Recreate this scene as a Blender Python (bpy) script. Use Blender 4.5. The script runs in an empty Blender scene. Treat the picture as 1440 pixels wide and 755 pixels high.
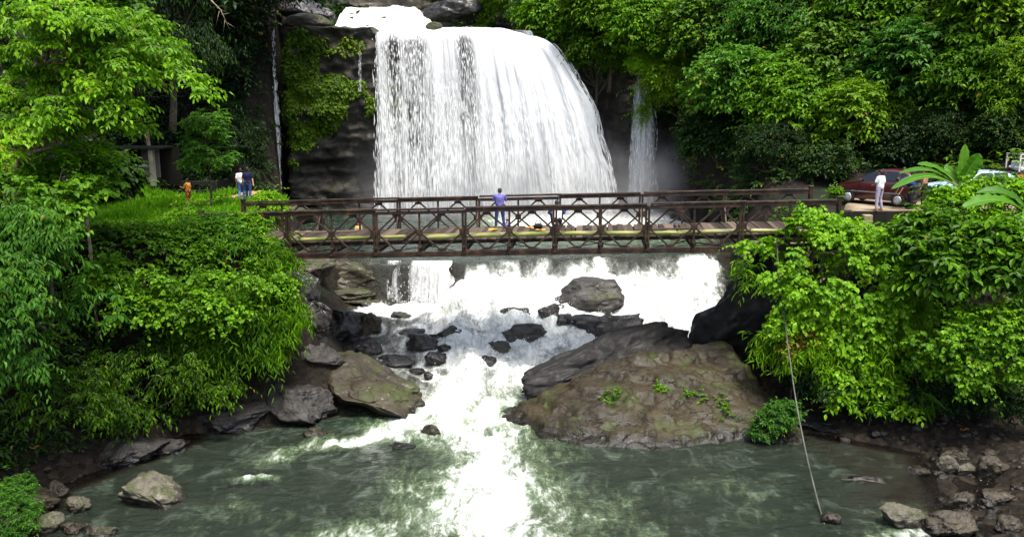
import bpy, bmesh, math, random
import numpy as np
from mathutils import Vector, Matrix
random.seed(7)
RS = np.random.RandomState(11)
sc = bpy.context.scene
COL = sc.collection
# ------------------------------------------------------------------ camera frame
FPX = 1200.0; TH = math.atan(229.5/1200); CAMZ = 11.0
def ray(px, py):
    cx = (px-720)/FPX; cy = (377.5-py)/FPX
    return np.array([cx, math.cos(TH)+cy*math.sin(TH), -math.sin(TH)+cy*math.cos(TH)])
def at(px, py, y):                       # the point at distance y seen in that direction
    r = ray(px, py); t = y/r[1]
    return np.array([r[0]*t, y, CAMZ+r[2]*t])
def sstep(a, b, x):
    t = np.clip((np.asarray(x, float)-a)/(b-a), 0, 1); return t*t*(3-2*t)
# ------------------------------------------------------------------ noise
def _hash(ix, iy, iz, s):
    with np.errstate(over='ignore'):
        h = (ix.astype(np.uint32)*np.uint32(374761393) + iy.astype(np.uint32)*np.uint32(668265263)
             + iz.astype(np.uint32)*np.uint32(2246822519) + np.uint32((s*3266489917) & 0xffffffff))
        h ^= h >> np.uint32(13); h *= np.uint32(1274126177); h ^= h >> np.uint32(16)
        h *= np.uint32(2654435761); h ^= h >> np.uint32(15)
    return h.astype(np.float64)/4294967296.0
def vnoise(p, s=0):
    p = np.asarray(p, float); i = np.floor(p); f = p-i; f = f*f*f*(f*(f*6-15)+10); i = i.astype(np.int64)
    r = 0
    for dx in (0, 1):
        wx = f[:, 0] if dx else 1-f[:, 0]
        for dy in (0, 1):
            wy = f[:, 1] if dy else 1-f[:, 1]
            for dz in (0, 1):
                wz = f[:, 2] if dz else 1-f[:, 2]
                r = r + wx*wy*wz*_hash(i[:, 0]+dx, i[:, 1]+dy, i[:, 2]+dz, s)
    return r*2-1
_ROT = np.array([[.36, .48, -.8], [-.8, .6, 0], [.48, .64, .6]])
def fbm(p, o=4, s=0, g=.5):
    p = np.asarray(p, float); r = 0; a = 1; tot = 0
    for k in range(o):
        r = r + a*vnoise(p, s+k*17); tot += a; a *= g; p = p@_ROT.T*2.03+5.3
    return r/tot*1.5
def fbm2(x, y, o=4, s=0, g=.5):
    x = np.asarray(x, float); y = np.asarray(y, float)
    sh = np.broadcast(x, y).shape
    x, y = np.broadcast_to(x, sh).ravel(), np.broadcast_to(y, sh).ravel()
    return fbm(np.stack([x, y, np.full_like(x, .37*s)], 1), o, s, g).reshape(sh)
# ------------------------------------------------------------------ objects
def link(o, parent=None):
    COL.objects.link(o)
    if parent is not None: o.parent = parent
    return o
def tag(o, label=None, cat=None, group=None, kind=None):
    if label: o['label'] = label
    if cat: o['category'] = cat
    if group: o['group'] = group
    if kind: o['kind'] = kind
    return o
def empty(name, loc=(0, 0, 0), rz=0.0):
    o = bpy.data.objects.new(name, None); o.location = [float(v) for v in loc]; o.rotation_euler = (0, 0, rz)
    o.empty_display_size = .2
    return link(o)
def mk(name, V, F, mat=None, parent=None, smooth=True, attrs=None):
    """ONE mesh object from arrays: F is an (m,k) array or a list of such arrays."""
    if isinstance(F, np.ndarray): F = [F]
    F = [np.asarray(f, np.int32) for f in F if len(f)]
    V = np.ascontiguousarray(V, np.float32)
    me = bpy.data.meshes.new(name)
    nl = sum(f.size for f in F); nf = sum(len(f) for f in F)
    me.vertices.add(len(V)); me.vertices.foreach_set('co', V.ravel())
    me.loops.add(nl); me.polygons.add(nf)
    me.loops.foreach_set('vertex_index', np.concatenate([f.ravel() for f in F]))
    tot = np.concatenate([np.full(len(f), f.shape[1], np.int32) for f in F])
    st = np.concatenate([[0], np.cumsum(tot)[:-1]]).astype(np.int32)
    me.polygons.foreach_set('loop_start', st)
    me.polygons.foreach_set('use_smooth', np.full(nf, bool(smooth)))
    for k, a in (attrs or {}).items():
        at_ = me.attributes.new(k, 'FLOAT', 'POINT'); at_.data.foreach_set('value', np.ascontiguousarray(a, np.float32))
    me.update(calc_edges=True); me.validate()
    if mat: me.materials.append(mat)
    return link(bpy.data.objects.new(name, me), parent)
class MB:
    """collects boxes, bars, tubes, lathes; build() links them as one mesh object"""
    def __init__(s): s.v = []; s.f = {}; s.n = 0
    def add(s, V, *Fs):
        V = np.asarray(V, float)
        for F in Fs:
            F = np.asarray(F, int)
            if len(F): s.f.setdefault(F.shape[1], []).append(F+s.n)
        s.v.append(V); s.n += len(V)
    def box(s, c, d, R=None):
        x, y, z = [q/2 for q in d]
        V = np.array([[i, j, k] for i in (-x, x) for j in (-y, y) for k in (-z, z)])
        if R is not None: V = V@np.asarray(R).T
        s.add(V+np.asarray(c, float), [[0, 1, 3, 2], [4, 6, 7, 5], [0, 4, 5, 1], [2, 3, 7, 6], [0, 2, 6, 4], [1, 5, 7, 3]])
    def bar(s, p, q, w, h, up=(0, 0, 1)):
        p = np.asarray(p, float); q = np.asarray(q, float); d = q-p; L = np.linalg.norm(d); d = d/L
        u = np.asarray(up, float); x = np.cross(u, d)
        if np.linalg.norm(x) < 1e-4: x = np.array([1., 0, 0])
        x /= np.linalg.norm(x); z = np.cross(d, x)
        s.box((p+q)/2, (w, L, h), np.stack([x, d, z], 1))
    def tube(s, pts, rad, n=8, cap=True):
        P = np.asarray(pts, float); m = len(P); rad = np.broadcast_to(np.asarray(rad, float), (m,))
        T = np.gradient(P, axis=0); T /= np.linalg.norm(T, axis=1)[:, None]+1e-9
        a = np.array([0, 0, 1.]) if abs(T[0, 2]) < .9 else np.array([1., 0, 0])
        V = []
        for i in range(m):
            x = np.cross(T[i], a); x /= np.linalg.norm(x)+1e-9; y = np.cross(x, T[i]); a = y
            t = np.arange(n)*2*math.pi/n
            V.append(P[i]+rad[i]*(np.cos(t)[:, None]*x+np.sin(t)[:, None]*y))
        F = [[i*n+j, i*n+(j+1) % n, (i+1)*n+(j+1) % n, (i+1)*n+j] for i in range(m-1) for j in range(n)]
        V = np.concatenate(V); T3 = []
        if cap:
            b = len(V); V = np.concatenate([V, P[:1], P[-1:]])
            T3 = [[b, (j+1) % n, j] for j in range(n)]+[[b+1, (m-1)*n+j, (m-1)*n+(j+1) % n] for j in range(n)]
        s.add(V, F, T3)
    def ball(s, c, r, n=10, R=None):
        r = np.broadcast_to(np.asarray(r, float), (3,)); V = [(0, 0, 1)]
        for i in range(1, n//2):
            a = math.pi*i/(n//2)
            V += [(math.sin(a)*math.cos(2*math.pi*j/n), math.sin(a)*math.sin(2*math.pi*j/n), math.cos(a)) for j in range(n)]
        V += [(0, 0, -1)]; V = np.array(V)*r; k = n//2-1
        if R is not None: V = V@np.asarray(R).T
        T = [[0, 1+j, 1+(j+1) % n] for j in range(n)]+[[1+k*n, 1+(k-1)*n+(j+1) % n, 1+(k-1)*n+j] for j in range(n)]
        Q = [[1+i*n+j, 1+(i+1)*n+j, 1+(i+1)*n+(j+1) % n, 1+i*n+(j+1) % n] for i in range(k-1) for j in range(n)]
        s.add(V+np.asarray(c, float), Q, T)
    def build(s, name, mat=None, parent=None, smooth=False, attrs=None, **k):
        return mk(name, np.concatenate(s.v), [np.concatenate(f) for f in s.f.values()], mat, parent, smooth, attrs)
def grid_faces(nu, nv):                  # V laid out [i*nv+j]
    i, j = np.meshgrid(np.arange(nu-1), np.arange(nv-1), indexing='ij'); a = (i*nv+j).ravel()
    return np.stack([a, a+nv, a+nv+1, a+1], 1)
def bevel(o, w, seg=2):
    m = o.modifiers.new('bevel', 'BEVEL'); m.width = w; m.segments = seg; m.limit_method = 'ANGLE'; return o
# ------------------------------------------------------------------ materials
class NT:
    def __init__(s, name):
        s.m = bpy.data.materials.new(name); s.m.use_nodes = True; s.t = s.m.node_tree; s.t.nodes.clear()
        s.out = s.t.nodes.new('ShaderNodeOutputMaterial')
    def n(s, typ, inp=None, **props):
        nd = s.t.nodes.new('ShaderNode'+typ)
        for k, v in props.items(): setattr(nd, k, v)
        for k, v in (inp or {}).items(): s.set(nd.inputs[k], v)
        return nd
    def set(s, sock, v):
        if isinstance(v, bpy.types.NodeSocket): s.t.links.new(v, sock)
        elif isinstance(v, bpy.types.Node): s.t.links.new(v.outputs[0], sock)
        else:
            if sock.type == 'RGBA' and len(v) == 3: v = (*v, 1)
            sock.default_value = v
    def noise(s, scale, detail=4, rough=.55, vec=None, dist=0.):
        return s.n('TexNoise', {'Scale': scale, 'Detail': detail, 'Roughness': rough, 'Distortion': dist, **({'Vector': vec} if vec else {})}).outputs['Fac']
    def obj(s): return s.n('TexCoord').outputs['Object']
    def mapped(s, vec, scale=(1, 1, 1), loc=(0, 0, 0)):
        return s.n('Mapping', {'Vector': vec, 'Scale': scale, 'Location': loc}).outputs[0]
    def ramp(s, fac, *stops, interp='LINEAR'):
        nd = s.n('ValToRGB', {'Fac': fac}); cr = nd.color_ramp; cr.interpolation = interp
        while len(cr.elements) < len(stops): cr.elements.new(.5)
        for e, (p, c) in zip(cr.elements, stops):
            e.position = p; e.color = (*c, 1) if len(c) == 3 else c
        return nd.outputs[0]
    def mr(s, v, a, b, c=0., d=1., smooth=True):
        return s.n('MapRange', {'Value': v, 'From Min': a, 'From Max': b, 'To Min': c, 'To Max': d}, interpolation_type='SMOOTHSTEP' if smooth else 'LINEAR').outputs[0]
    def math(s, op, a, b=0.):
        nd = s.n('Math', operation=op); s.set(nd.inputs[0], a); s.set(nd.inputs[1], b); return nd.outputs[0]
    def mix(s, f, a, b, bt='MIX'):
        nd = s.n('Mix', data_type='RGBA', blend_type=bt); s.set(nd.inputs[0], f); s.set(nd.inputs[6], a); s.set(nd.inputs[7], b); return nd.outputs[2]
    def bump(s, h, strength=.5, dist=.05, normal=None):
        return s.n('Bump', {'Height': h, 'Strength': strength, 'Distance': dist, **({'Normal': normal} if normal else {})}).outputs[0]
    def attr(s, name): return s.n('Attribute', attribute_name=name).outputs['Fac']
    def bsdf(s, col, rough=.6, spec=.4, normal=None, metal=0., **k):
        nd = s.n('BsdfPrincipled', {'Base Color': col, 'Roughness': rough, 'Specular IOR Level': spec, 'Metallic': metal, **k})
        if normal: s.set(nd.inputs['Normal'], normal)
        return nd.outputs[0]
    def mixs(s, f, a, b):
        nd = s.n('MixShader'); s.set(nd.inputs[0], f); s.set(nd.inputs[1], a); s.set(nd.inputs[2], b); return nd.outputs[0]
    def done(s, sh): s.t.links.new(sh, s.out.inputs[0]); return s.m
def m_rock(name, cols, lichen=None, moss=0., rough=.6, scale=1., bump=.6, strata=.5):
    t = NT(name); v = t.mapped(t.obj(), (scale,)*3)
    big = t.noise(.5, 5, .6, v); mid = t.noise(2.3, 7, .65, v, .4); fine = t.noise(16, 6, .7, v)
    f = t.math('ADD', t.math('MULTIPLY', big, .6), t.math('MULTIPLY', mid, .4))
    col = t.ramp(f, (.32, cols[0]), (.5, cols[1]), (.66, cols[2]))
    col = t.mix(t.mr(fine, .35, .7), col, t.mix(.55, col, cols[0]))
    strat = t.noise(1.1, 5, .6, t.mapped(v, (.35, .35, 3.2)))
    col = t.mix(t.mr(strat, .55, .68, 0, strata), col, cols[0])
    if lichen:
        l = t.n('TexVoronoi', {'Vector': v, 'Scale': 7.}).outputs['Distance']
        lm = t.math('MULTIPLY', t.mr(l, .22, .1), t.mr(t.noise(.9, 3, .5, v), .5, .62))
        nz = t.n('SeparateXYZ', {'Vector': t.n('NewGeometry').outputs['Normal']}).outputs['Z']
        col = t.mix(t.math('MULTIPLY', lm, t.mr(nz, -.1, .5)), col, lichen)
    if moss:
        nz = t.n('SeparateXYZ', {'Vector': t.n('NewGeometry').outputs['Normal']}).outputs['Z']
        mm = t.math('MULTIPLY', t.mr(t.noise(1.3, 5, .6, v), .62-.3*moss, .7-.2*moss), t.mr(nz, .1, .7))
        col = t.mix(mm, col, (.03, .04, .006))
    cr_ = t.math('ABSOLUTE', t.math('SUBTRACT', t.noise(.8, 6, .6, t.mapped(v, (1, 1, 2.2)), .5), .5)); crack = t.mr(cr_, 0, .018)
    col = t.mix(t.math('MULTIPLY', t.math('SUBTRACT', 1., crack), .3), col, tuple(q*.5 for q in cols[0]))
    grit = t.noise(55, 4, .7, v); pz = t.n('SeparateXYZ', {'Vector': t.n('NewGeometry').outputs['Position']}).outputs['Z']
    wet = t.mr(t.math('ADD', pz, t.math('MULTIPLY', t.math('SUBTRACT', mid, .5), .5)), .34, .14)
    col = t.mix(t.mr(grit, .45, .7, 0, .35), col, tuple(q*1.3 for q in cols[2])); col = t.mix(t.math('MULTIPLY', wet, .75), col, tuple(q*.6 for q in cols[0]))
    h = t.math('ADD', t.math('MULTIPLY', mid, .8), t.math('ADD', t.math('MULTIPLY', fine, .25), t.math('ADD', t.math('MULTIPLY', strat, strata), t.math('MULTIPLY', crack, .3))))
    r = t.math('SUBTRACT', t.mr(mid, .35, .65, rough-.2, rough+.15), t.math('MULTIPLY', wet, .25))
    return t.done(t.bsdf(col, r, .45, t.bump(h, bump, .12)))
def m_leaf(name, dark, mid, lite, trans=.3, yellow=0., rough=.48, spec=.22):
    t = NT(name)
    a = t.attr('tint'); r = t.n('ObjectInfo').outputs['Random']
    f = t.math('ADD', a, t.math('MULTIPLY', t.math('SUBTRACT', r, .5), .34))
    st = [(.05, dark), (.5, mid), (.88, lite), (.97, tuple(q*1.15 for q in lite)), (1., (.26, .19, .02) if yellow else (.2, .15, .02))]
    col = t.ramp(f, *st)
    sh = t.bsdf(col, rough, spec)
    tr = t.n('BsdfTranslucent', {'Color': t.mix(1., col, (1.25, 1.3, .6), 'MULTIPLY')}).outputs[0]
    return t.done(t.mixs(trans, sh, tr))
def m_plain(name, col, rough=.6, spec=.4, metal=0., var=.25, nscale=6., bump=.15, bscale=40.):
    t = NT(name); v = t.obj(); n = t.noise(nscale, 5, .6, v)
    c = t.mix(t.mr(n, .3, .7), tuple(q*(1-var) for q in col), tuple(min(1, q*(1+var)) for q in col))
    return t.done(t.bsdf(c, rough, spec, t.bump(t.noise(bscale, 4, .6, v), bump, .01), metal))
M = {}
M['rock_grey'] = m_rock('grey_rock', ((.014, .012, .011), (.042, .038, .033), (.085, .078, .068)), moss=.3)
M['rock_wet'] = m_rock('wet_dark_rock', ((.008, .007, .006), (.02, .018, .016), (.048, .043, .038)), rough=.36)
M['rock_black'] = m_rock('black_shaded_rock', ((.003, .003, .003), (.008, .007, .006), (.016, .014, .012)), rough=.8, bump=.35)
M['pebble'] = m_rock('river_pebble', ((.006, .005, .003), (.022, .016, .01), (.06, .046, .03)), lichen=(.2, .18, .14), scale=3, rough=.45)
M['rock_tan'] = m_rock('tan_rock', ((.01, .0085, .005), (.031, .025, .013), (.066, .053, .028)), lichen=(.3, .27, .2), moss=.35, scale=.7)
M['rock_slab'] = m_rock('brown_slab_rock', ((.006, .005, .002), (.024, .017, .006), (.054, .037, .011)), moss=.3, scale=.9, rough=.6, bump=.8)
M['rock_purple'] = m_rock('purplish_rock', ((.009, .008, .007), (.027, .024, .021), (.056, .05, .044)), scale=.8, rough=.7)
M['rock_lichen'] = m_rock('lichen_rock', ((.03, .025, .016), (.1, .088, .062), (.2, .18, .135)), lichen=(.5, .46, .36), moss=.5, scale=2.2)
M['rock_brown'] = m_rock('brown_river_stone', ((.014, .011, .006), (.042, .033, .018), (.085, .066, .038)), lichen=(.36, .33, .26), scale=2.4, rough=.5)
M['rock_moss'] = m_rock('mossy_rock', ((.015, .017, .008), (.04, .045, .016), (.07, .075, .02)), moss=.9)
M['cliff'] = m_rock('cliff_rock', ((.01, .009, .007), (.03, .026, .019), (.062, .053, .037)), moss=.4, scale=.7, rough=.75, bump=.9, strata=.15)
M['leaf_lime'] = m_leaf('lime_leaf', (.035, .095, .003), (.12, .28, .006), (.25, .46, .01), .4)
M['leaf_mid'] = m_leaf('green_leaf', (.018, .056, .003), (.085, .21, .005), (.21, .41, .008), .38)
M['leaf_far'] = m_leaf('hillside_leaf', (.01, .032, .003), (.07, .16, .005), (.2, .36, .009), .36)
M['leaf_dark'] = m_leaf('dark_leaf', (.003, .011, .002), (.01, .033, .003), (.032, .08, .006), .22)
M['leaf_cool'] = m_leaf('cool_green_leaf', (.012, .045, .006), (.045, .14, .012), (.12, .28, .02), .33)
M['leaf_vine'] = m_leaf('vine_leaf', (.015, .05, .003), (.075, .16, .005), (.18, .27, .009), .28, yellow=1)
M['leaf_banana'] = m_leaf('banana_leaf', (.03, .1, .006), (.06, .19, .008), (.12, .29, .02), .4, rough=.45)
M['grass'] = m_leaf('grass_blade', (.06, .16, .005), (.13, .33, .008), (.22, .45, .014), .4)
M['bark'] = m_plain('bark', (.1, .08, .055), .8, .2, var=.5, nscale=8, bump=.6, bscale=25)
M['bark_pale'] = m_plain('pale_bark', (.22, .17, .11), .75, .2, var=.4, nscale=8, bump=.5, bscale=25)
# ------------------------------------------------------------------ ground and water shapes
def lip(x): return 41.6+.19*np.asarray(x, float)+.5*fbm2(np.asarray(x, float)*.5, np.zeros_like(np.asarray(x, float)), 3, 5)
def zw(x, y):
    """height of the river surface"""
    x = np.asarray(x, float); y = np.asarray(y, float); s = lip(x)-y
    s = s+.9*fbm2(x*.35, y*.3, 3, 21)*sstep(1, 4, s)*sstep(12, 9, s)
    left = sstep(-2.2, -3.6, x)
    a = np.interp(s, [-1, 0, .5, 1.2, 2.6, 4, 5.6, 7.2, 8.6, 10.2, 12], [3.5, 3.45, 3.2, 2.75, 2.45, 1.95, 1.55, .95, .62, .2, 0])
    b = np.interp(s, [-1, 0, .12, .5, .8, 3, 4.5, 7, 8.5, 10, 11], [3.5, 3.42, 3.1, 1.9, 1.72, 1.5, 1.2, .8, .45, .1, 0])
    return a*(1-left)+b*left
XL = ([10, 15, 20.4, 23.1, 25.7, 27.5, 28.5, 30.9, 33.7, 36, 39, 41, 44, 50, 58, 62, 70], [-13, -13.2, -13.2, -13.7, -12.0, -11.2, -8.0, -5.4, -6.6, -7.6, -7.6, -8.6, -11, -13.2, -16, -17, -17])
XR = ([10, 15, 20.4, 24, 25.7, 26.9, 28, 30, 33, 35, 41, 44, 50, 62, 70], [12.5, 12.4, 12.0, 13, 13.4, 11.5, 9.8, 9.2, 8.6, 9.6, 10.6, 11.2, 12.6, 11, 11])
def hterr(x, y):
    x = np.asarray(x, float); y = np.asarray(y, float)
    dl = np.interp(y, *XL)-x; dr = x-np.interp(y, *XR); w = zw(x, y)
    n = fbm2(x*.22, y*.22, 4, 3); n2 = fbm2(x*1.1, y*1.1, 4, 9)
    inside = np.minimum(-dl, -dr)
    bed = w-.95*sstep(0, 2.2, inside)+.1*n2
    # shallows at the lower right corner
    bed = np.maximum(bed, np.where(y < 28, w-.62+.34*sstep(8.4, 14.0, x)*sstep(29, 25, y)+.2*n2*sstep(8, 11, x), -9))
    hl = w+.5*sstep(0, .6, dl)+(5.75-w)*sstep(.2, 5.2, dl)
    hl = np.where(y > 42, w+(6.1-w)*sstep(.0, 1.8, dl), hl)
    hl += np.maximum(0, -x-19)*.42*sstep(14, 24, y)+15*sstep(50, 66, y-.15*(x+20))
    yf = sstep(27.2, np.where(x > 12.5, 31.8, 34.2), y)
    hr = w+.55*sstep(0, 2.5, dr)+(6.55-1.35*sstep(12.2, 13.2, x)*sstep(20, 18.5, x)-w-.55)*sstep(.3, 4.2, dr)*yf
    hr = np.where(y > 35.3, w+(6.6-w)*sstep(0, 2.6, dr), hr)
    hr += 15*sstep(45, 64, y+.3*np.maximum(0, x-14))*sstep(10.5, 15, x)+np.maximum(0, x-22)*.45*sstep(18, 30, y)
    h = np.where(dl > 0, hl, np.where(dr > 0, hr, bed))
    flat = sstep(35.2, 36.5, y)*sstep(47, 44, y)*(sstep(11, 13.5, x)*sstep(30, 24, x)+0*x)
    flat = np.maximum(flat, sstep(29, 30.8, y)*sstep(47, 44, y)*sstep(-10, -11.5, x)*sstep(-24, -20, x))
    land = np.where((dl > 0) | (dr > 0), sstep(.0, 1.5, np.maximum(dl, dr)), 0)
    h = h+land*(1-.85*flat)*(.5*n+.16*n2)
    top = 16.0+sstep(67, 74, y)*2.2+sstep(74, 130, y)*32+1.5*n*sstep(74, 84, y)
    h = np.where(y > 64.6, np.maximum(h, top*sstep(64.6, 65.6, y)+h*(1-sstep(64.6, 65.6, y))), h)
    return h
def hz(x, y): return float(hterr(np.array([x]), np.array([y]))[0])
def zwz(x, y): return float(zw(np.array([x]), np.array([y]))[0])
def hit(px, py, fn=None):                # where the sight line meets the water (or the ground)
    r = ray(px, py); t = np.arange(14, 90, .06); fn = fn or zw
    k = np.nonzero(CAMZ+r[2]*t < fn(r[0]*t, r[1]*t))[0]; t = t[k[0]] if len(k) else 89.
    return np.array([r[0]*t, r[1]*t, CAMZ+r[2]*t])
def axis(*segs):
    out = []
    for a, b, st in segs: out += list(np.arange(a, b, st))
    return np.array(out)
gx = axis((-150, -34, 5), (-34, 36, .3), (36, 151, 5)); gy = axis((-40, 14, 4), (14, 72, .3), (72, 171, 4))
X, Y = np.meshgrid(gx, gy, indexing='ij')
Hh = hterr(X, Y)
t = NT('soil_ground'); v = t.obj(); g = t.n('NewGeometry')
n1 = t.noise(.6, 6, .6, v); n2 = t.noise(5, 6, .65, v)
soil = t.ramp(n2, (.3, (.004, .003, .002)), (.5, (.011, .008, .005)), (.7, (.024, .018, .011)))
mossc = t.ramp(n2, (.3, (.004, .009, .002)), (.7, (.012, .028, .005)))
nz_ = t.n('SeparateXYZ', {'Vector': g.outputs['Normal']}).outputs['Z']
col = t.mix(t.math('MULTIPLY', t.mr(n1, .42, .58), t.mr(nz_, .55, .85)), soil, mossc)
pz = t.n('SeparateXYZ', {'Vector': g.outputs['Position']}).outputs['Z']
grav = t.ramp(t.n('TexVoronoi', {'Vector': v, 'Scale': 6.}).outputs['Color'], (.1, (.005, .004, .003)), (.5, (.014, .01, .006)), (.9, (.032, .024, .015)))
col = t.mix(t.mr(t.math('ADD', pz, t.math('MULTIPLY', n1, 1.2)), 1.9, 1.3), col, grav)
M['soil'] = t.done(t.bsdf(col, .85, .2, t.bump(n2, .8, .15)))
tag(mk('terrain', np.stack([X, Y, Hh], 2).reshape(-1, 3), grid_faces(len(gx), len(gy)), M['soil']), kind='structure')
# ------------------------------------------------------------------ rocks
_ico = {}
def ico(sub):
    if sub not in _ico:
        b = bmesh.new(); bmesh.ops.create_icosphere(b, subdivisions=sub, radius=1.)
        _ico[sub] = (np.array([v.co[:] for v in b.verts]), np.array([[v.index for v in f.verts] for f in b.faces])); b.free()
    return _ico[sub]
def rock(name, label, cat, c, size, mat, seed, rz=0., tilt=(0, 0), sub=5, rough=.26, cuts=6, group=None):
    V0, F = ico(sub); r = np.random.RandomState(seed); V = V0.copy()
    for _ in range(cuts):
        nn = r.normal(0, 1, 3); nn /= np.linalg.norm(nn); d = r.uniform(.5, .85)
        e = np.maximum(0, V@nn-d); V -= e[:, None]*nn*.9
    V *= (1+rough*fbm(V0*1.1+seed, 3, seed)+rough*.38*fbm(V0*3.1, 4, seed+5)+rough*.1*fbm(V0*11, 3, seed+9))[:, None]
    ext = (V.max(0)-V.min(0))/2; V -= (V.max(0)+V.min(0))/2; V = V/ext*np.array(size)/2
    Rm = np.array(Matrix.Rotation(rz, 3, 'Z')@Matrix.Rotation(tilt[0], 3, 'X')@Matrix.Rotation(tilt[1], 3, 'Y'))
    V = V@Rm.T
    o = mk(name, V, F, M[mat]); o.location = [float(q) for q in c]
    return tag(o, label, cat, group)
ROCKS = []
def rk(px, pyb, w, h, label, mat, cat='rock', name='rock', fn=None, sink=.3, dfac=.8, seed=None, **k):
    """a rock whose foot meets the water (or ground) at that spot; w, h = its size as seen"""
    p = hit(px, pyb, fn); s = p[1]/1200.*1.02; ROCKS.append((p[0], p[1]+w*s*dfac*.4, w*s*.55, w*s*dfac*.55)); W = w*s; H = h*s; Dp = W*dfac
    H = max(.12, (H-Dp*.33*.5)*1.08)
    return rock(name, label, cat, (p[0], p[1]+Dp*.42, p[2]+H*(.5-sink)), (W*1.08, Dp, H*(1+sink)), mat, seed or int(px*7+pyb), **k)
# in the rapids
B = 'boulder'
rk(828, 440, 100, 62, 'large grey boulder with a green moss patch in the rapids', 'rock_grey', B, B, sub=6, dfac=.75, seed=18, cuts=5, rough=.2)
rk(851, 476, 112, 44, 'long low dark boulder in white water below the mossy one', 'rock_wet', B, B, rz=.15, dfac=.5, seed=12)
rk(735, 474, 66, 30, 'pale grey rock half covered by rushing water mid rapids', 'rock_grey', sink=.55, seed=44, cuts=8)
rk(722, 446, 46, 20, 'low rock under a veil of white water left of the mossy boulder', 'rock_grey', sink=.5)
rk(772, 446, 30, 22, 'small dark stone wedged against the mossy boulder', 'rock_wet')
rk(796, 456, 26, 18, 'little wet stone between the mossy and the long boulder', 'rock_wet')
rk(790, 438, 44, 14, 'flat stone at the left foot of the mossy boulder', 'rock_wet')
rk(592, 494, 52, 30, 'biggest dark boulder of the cluster in the left rapids', 'rock_wet', B, B, seed=31)
rk(578, 474, 36, 14, 'dark stone peeping out behind the biggest cluster boulder', 'rock_wet')
rk(631, 474, 34, 20, 'grey angular rock topmost of the left rapids cluster', 'rock_grey', seed=41, cuts=9)
rk(606, 482, 32, 16, 'dark wet stone below the grey angular rock', 'rock_wet')
rk(624, 496, 20, 14, 'small round black stone at the cluster edge', 'rock_wet')
rk(612, 512, 30, 20, 'black stone at the lower end of the rapids cluster', 'rock_wet')
rk(554, 516, 54, 20, 'long black rock awash beside the brown left ledge', 'rock_wet')
rk(586, 524, 22, 8, 'thin flat stone almost under water below the cluster', 'rock_wet', sink=.5)
rk(602, 530, 14, 10, 'tiny dark round stone below the rapids cluster', 'rock_wet')
rk(564, 448, 32, 13, 'small pointed grey rock under the little water curtain', 'rock_grey')
rk(687, 514, 22, 18, 'small black square rock alone in mid rapids', 'rock_wet', seed=5, cuts=10)
rk(700, 492, 36, 16, 'slanting grey rock just above the small black square one', 'rock_grey')
rk(754, 420, 20, 6, 'tiny stone breaking the water above the mossy boulder', 'rock_wet')
rk(604, 614, 32, 22, 'brown rock in the foam where the rapids meet the pool', 'rock_brown', sink=.5)
rk(566, 632, 36, 12, 'dark rock awash in the pool left of the foam', 'rock_wet', sink=.6)
rk(440, 618, 38, 22, 'speckled rock in dark water off the left ledge', 'rock_brown', sink=.45)
rk(348, 688, 70, 8, 'flat sunken rock the left wave breaks over', 'rock_wet', sink=.85, seed=5)
# left bank ledges
rk(470, 404, 120, 58, 'upper tan sandstone ledge under the left bridge end', 'rock_tan', 'rock ledge', 'rock_ledge', seed=61, sub=6, cuts=8, dfac=.6, tilt=(0, .12))
rk(420, 385, 90, 50, 'tan rock face under the far left of the bridge', 'rock_tan', 'rock ledge', 'rock_ledge', fn=hterr, seed=66, sub=6, dfac=.7)
rk(520, 398, 50, 42, 'brown rock wall beside the little water curtain', 'rock_tan', 'rock ledge', 'rock_ledge', seed=62, sub=6, dfac=1.2)
rk(470, 424, 130, 34, 'flat pale topped ledge below the upper tan one', 'rock_tan', 'rock ledge', 'rock_ledge', seed=63, sub=6, dfac=.6, rz=-.1)
rk(515, 432, 60, 18, 'flat grey ledge tip beside the little curtain', 'rock_grey', 'rock ledge', 'rock_ledge', seed=69)
rk(478, 480, 92, 62, 'large black smooth boulder leaning on the left ledges', 'rock_wet', B, B, seed=71, sub=6, tilt=(0, .35), dfac=.9)
rk(518, 468, 34, 36, 'brown upright stone right of the black leaning boulder', 'rock_tan', seed=73)
rk(466, 490, 46, 40, 'dark angular stone in front of the black leaning boulder', 'rock_wet', seed=74)
rk(516, 500, 38, 28, 'round black boulder at the left edge of the rapids', 'rock_wet', B, B, seed=75, cuts=2, rough=.14)
rk(462, 506, 42, 22, 'dark low stone above the tan sloping slab', 'rock_wet', seed=76)
rk(500, 534, 84, 20, 'slim dark ledge between the tan slab and the rapids', 'rock_wet', seed=77, tilt=(0, .2))
rk(505, 586, 200, 80, 'big tan sloping slab on the left shore below the rapids', 'rock_tan', 'rock slab', 'rock_slab', seed=81, sub=6, cuts=9, dfac=.7, tilt=(0, .25), rz=-.45)
rk(400, 600, 120, 72, 'brown shore rock left of the tan sloping slab', 'rock_purple', 'shore rock', 'shore_rock', seed=83, sub=6, cuts=8, rz=-.3)
rk(305, 610, 130, 56, 'purplish cracked shore rock beneath the bamboo leaves', 'rock_purple', 'shore rock', 'shore_rock', seed=85, sub=6, cuts=9, rz=.2)
rk(160, 658, 120, 52, 'dark veined shore rock in the shade of the left bank', 'rock_purple', 'shore rock', 'shore_rock', seed=87, sub=6, cuts=9, rz=.35)
rk(225, 640, 60, 30, 'small shaded rock between the two purplish shore rocks', 'rock_purple', 'shore rock', 'shore_rock', seed=88)
rk(436, 470, 60, 70, 'dark rock in the shade between the bamboo and the black boulder', 'rock_wet', 'rock', 'rock', seed=171, fn=hterr, sub=6)
rk(440, 520, 80, 60, 'brown shaded rock just above the tan sloping slab', 'rock_purple', 'rock', 'rock', seed=172, fn=hterr, sub=6)
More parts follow.
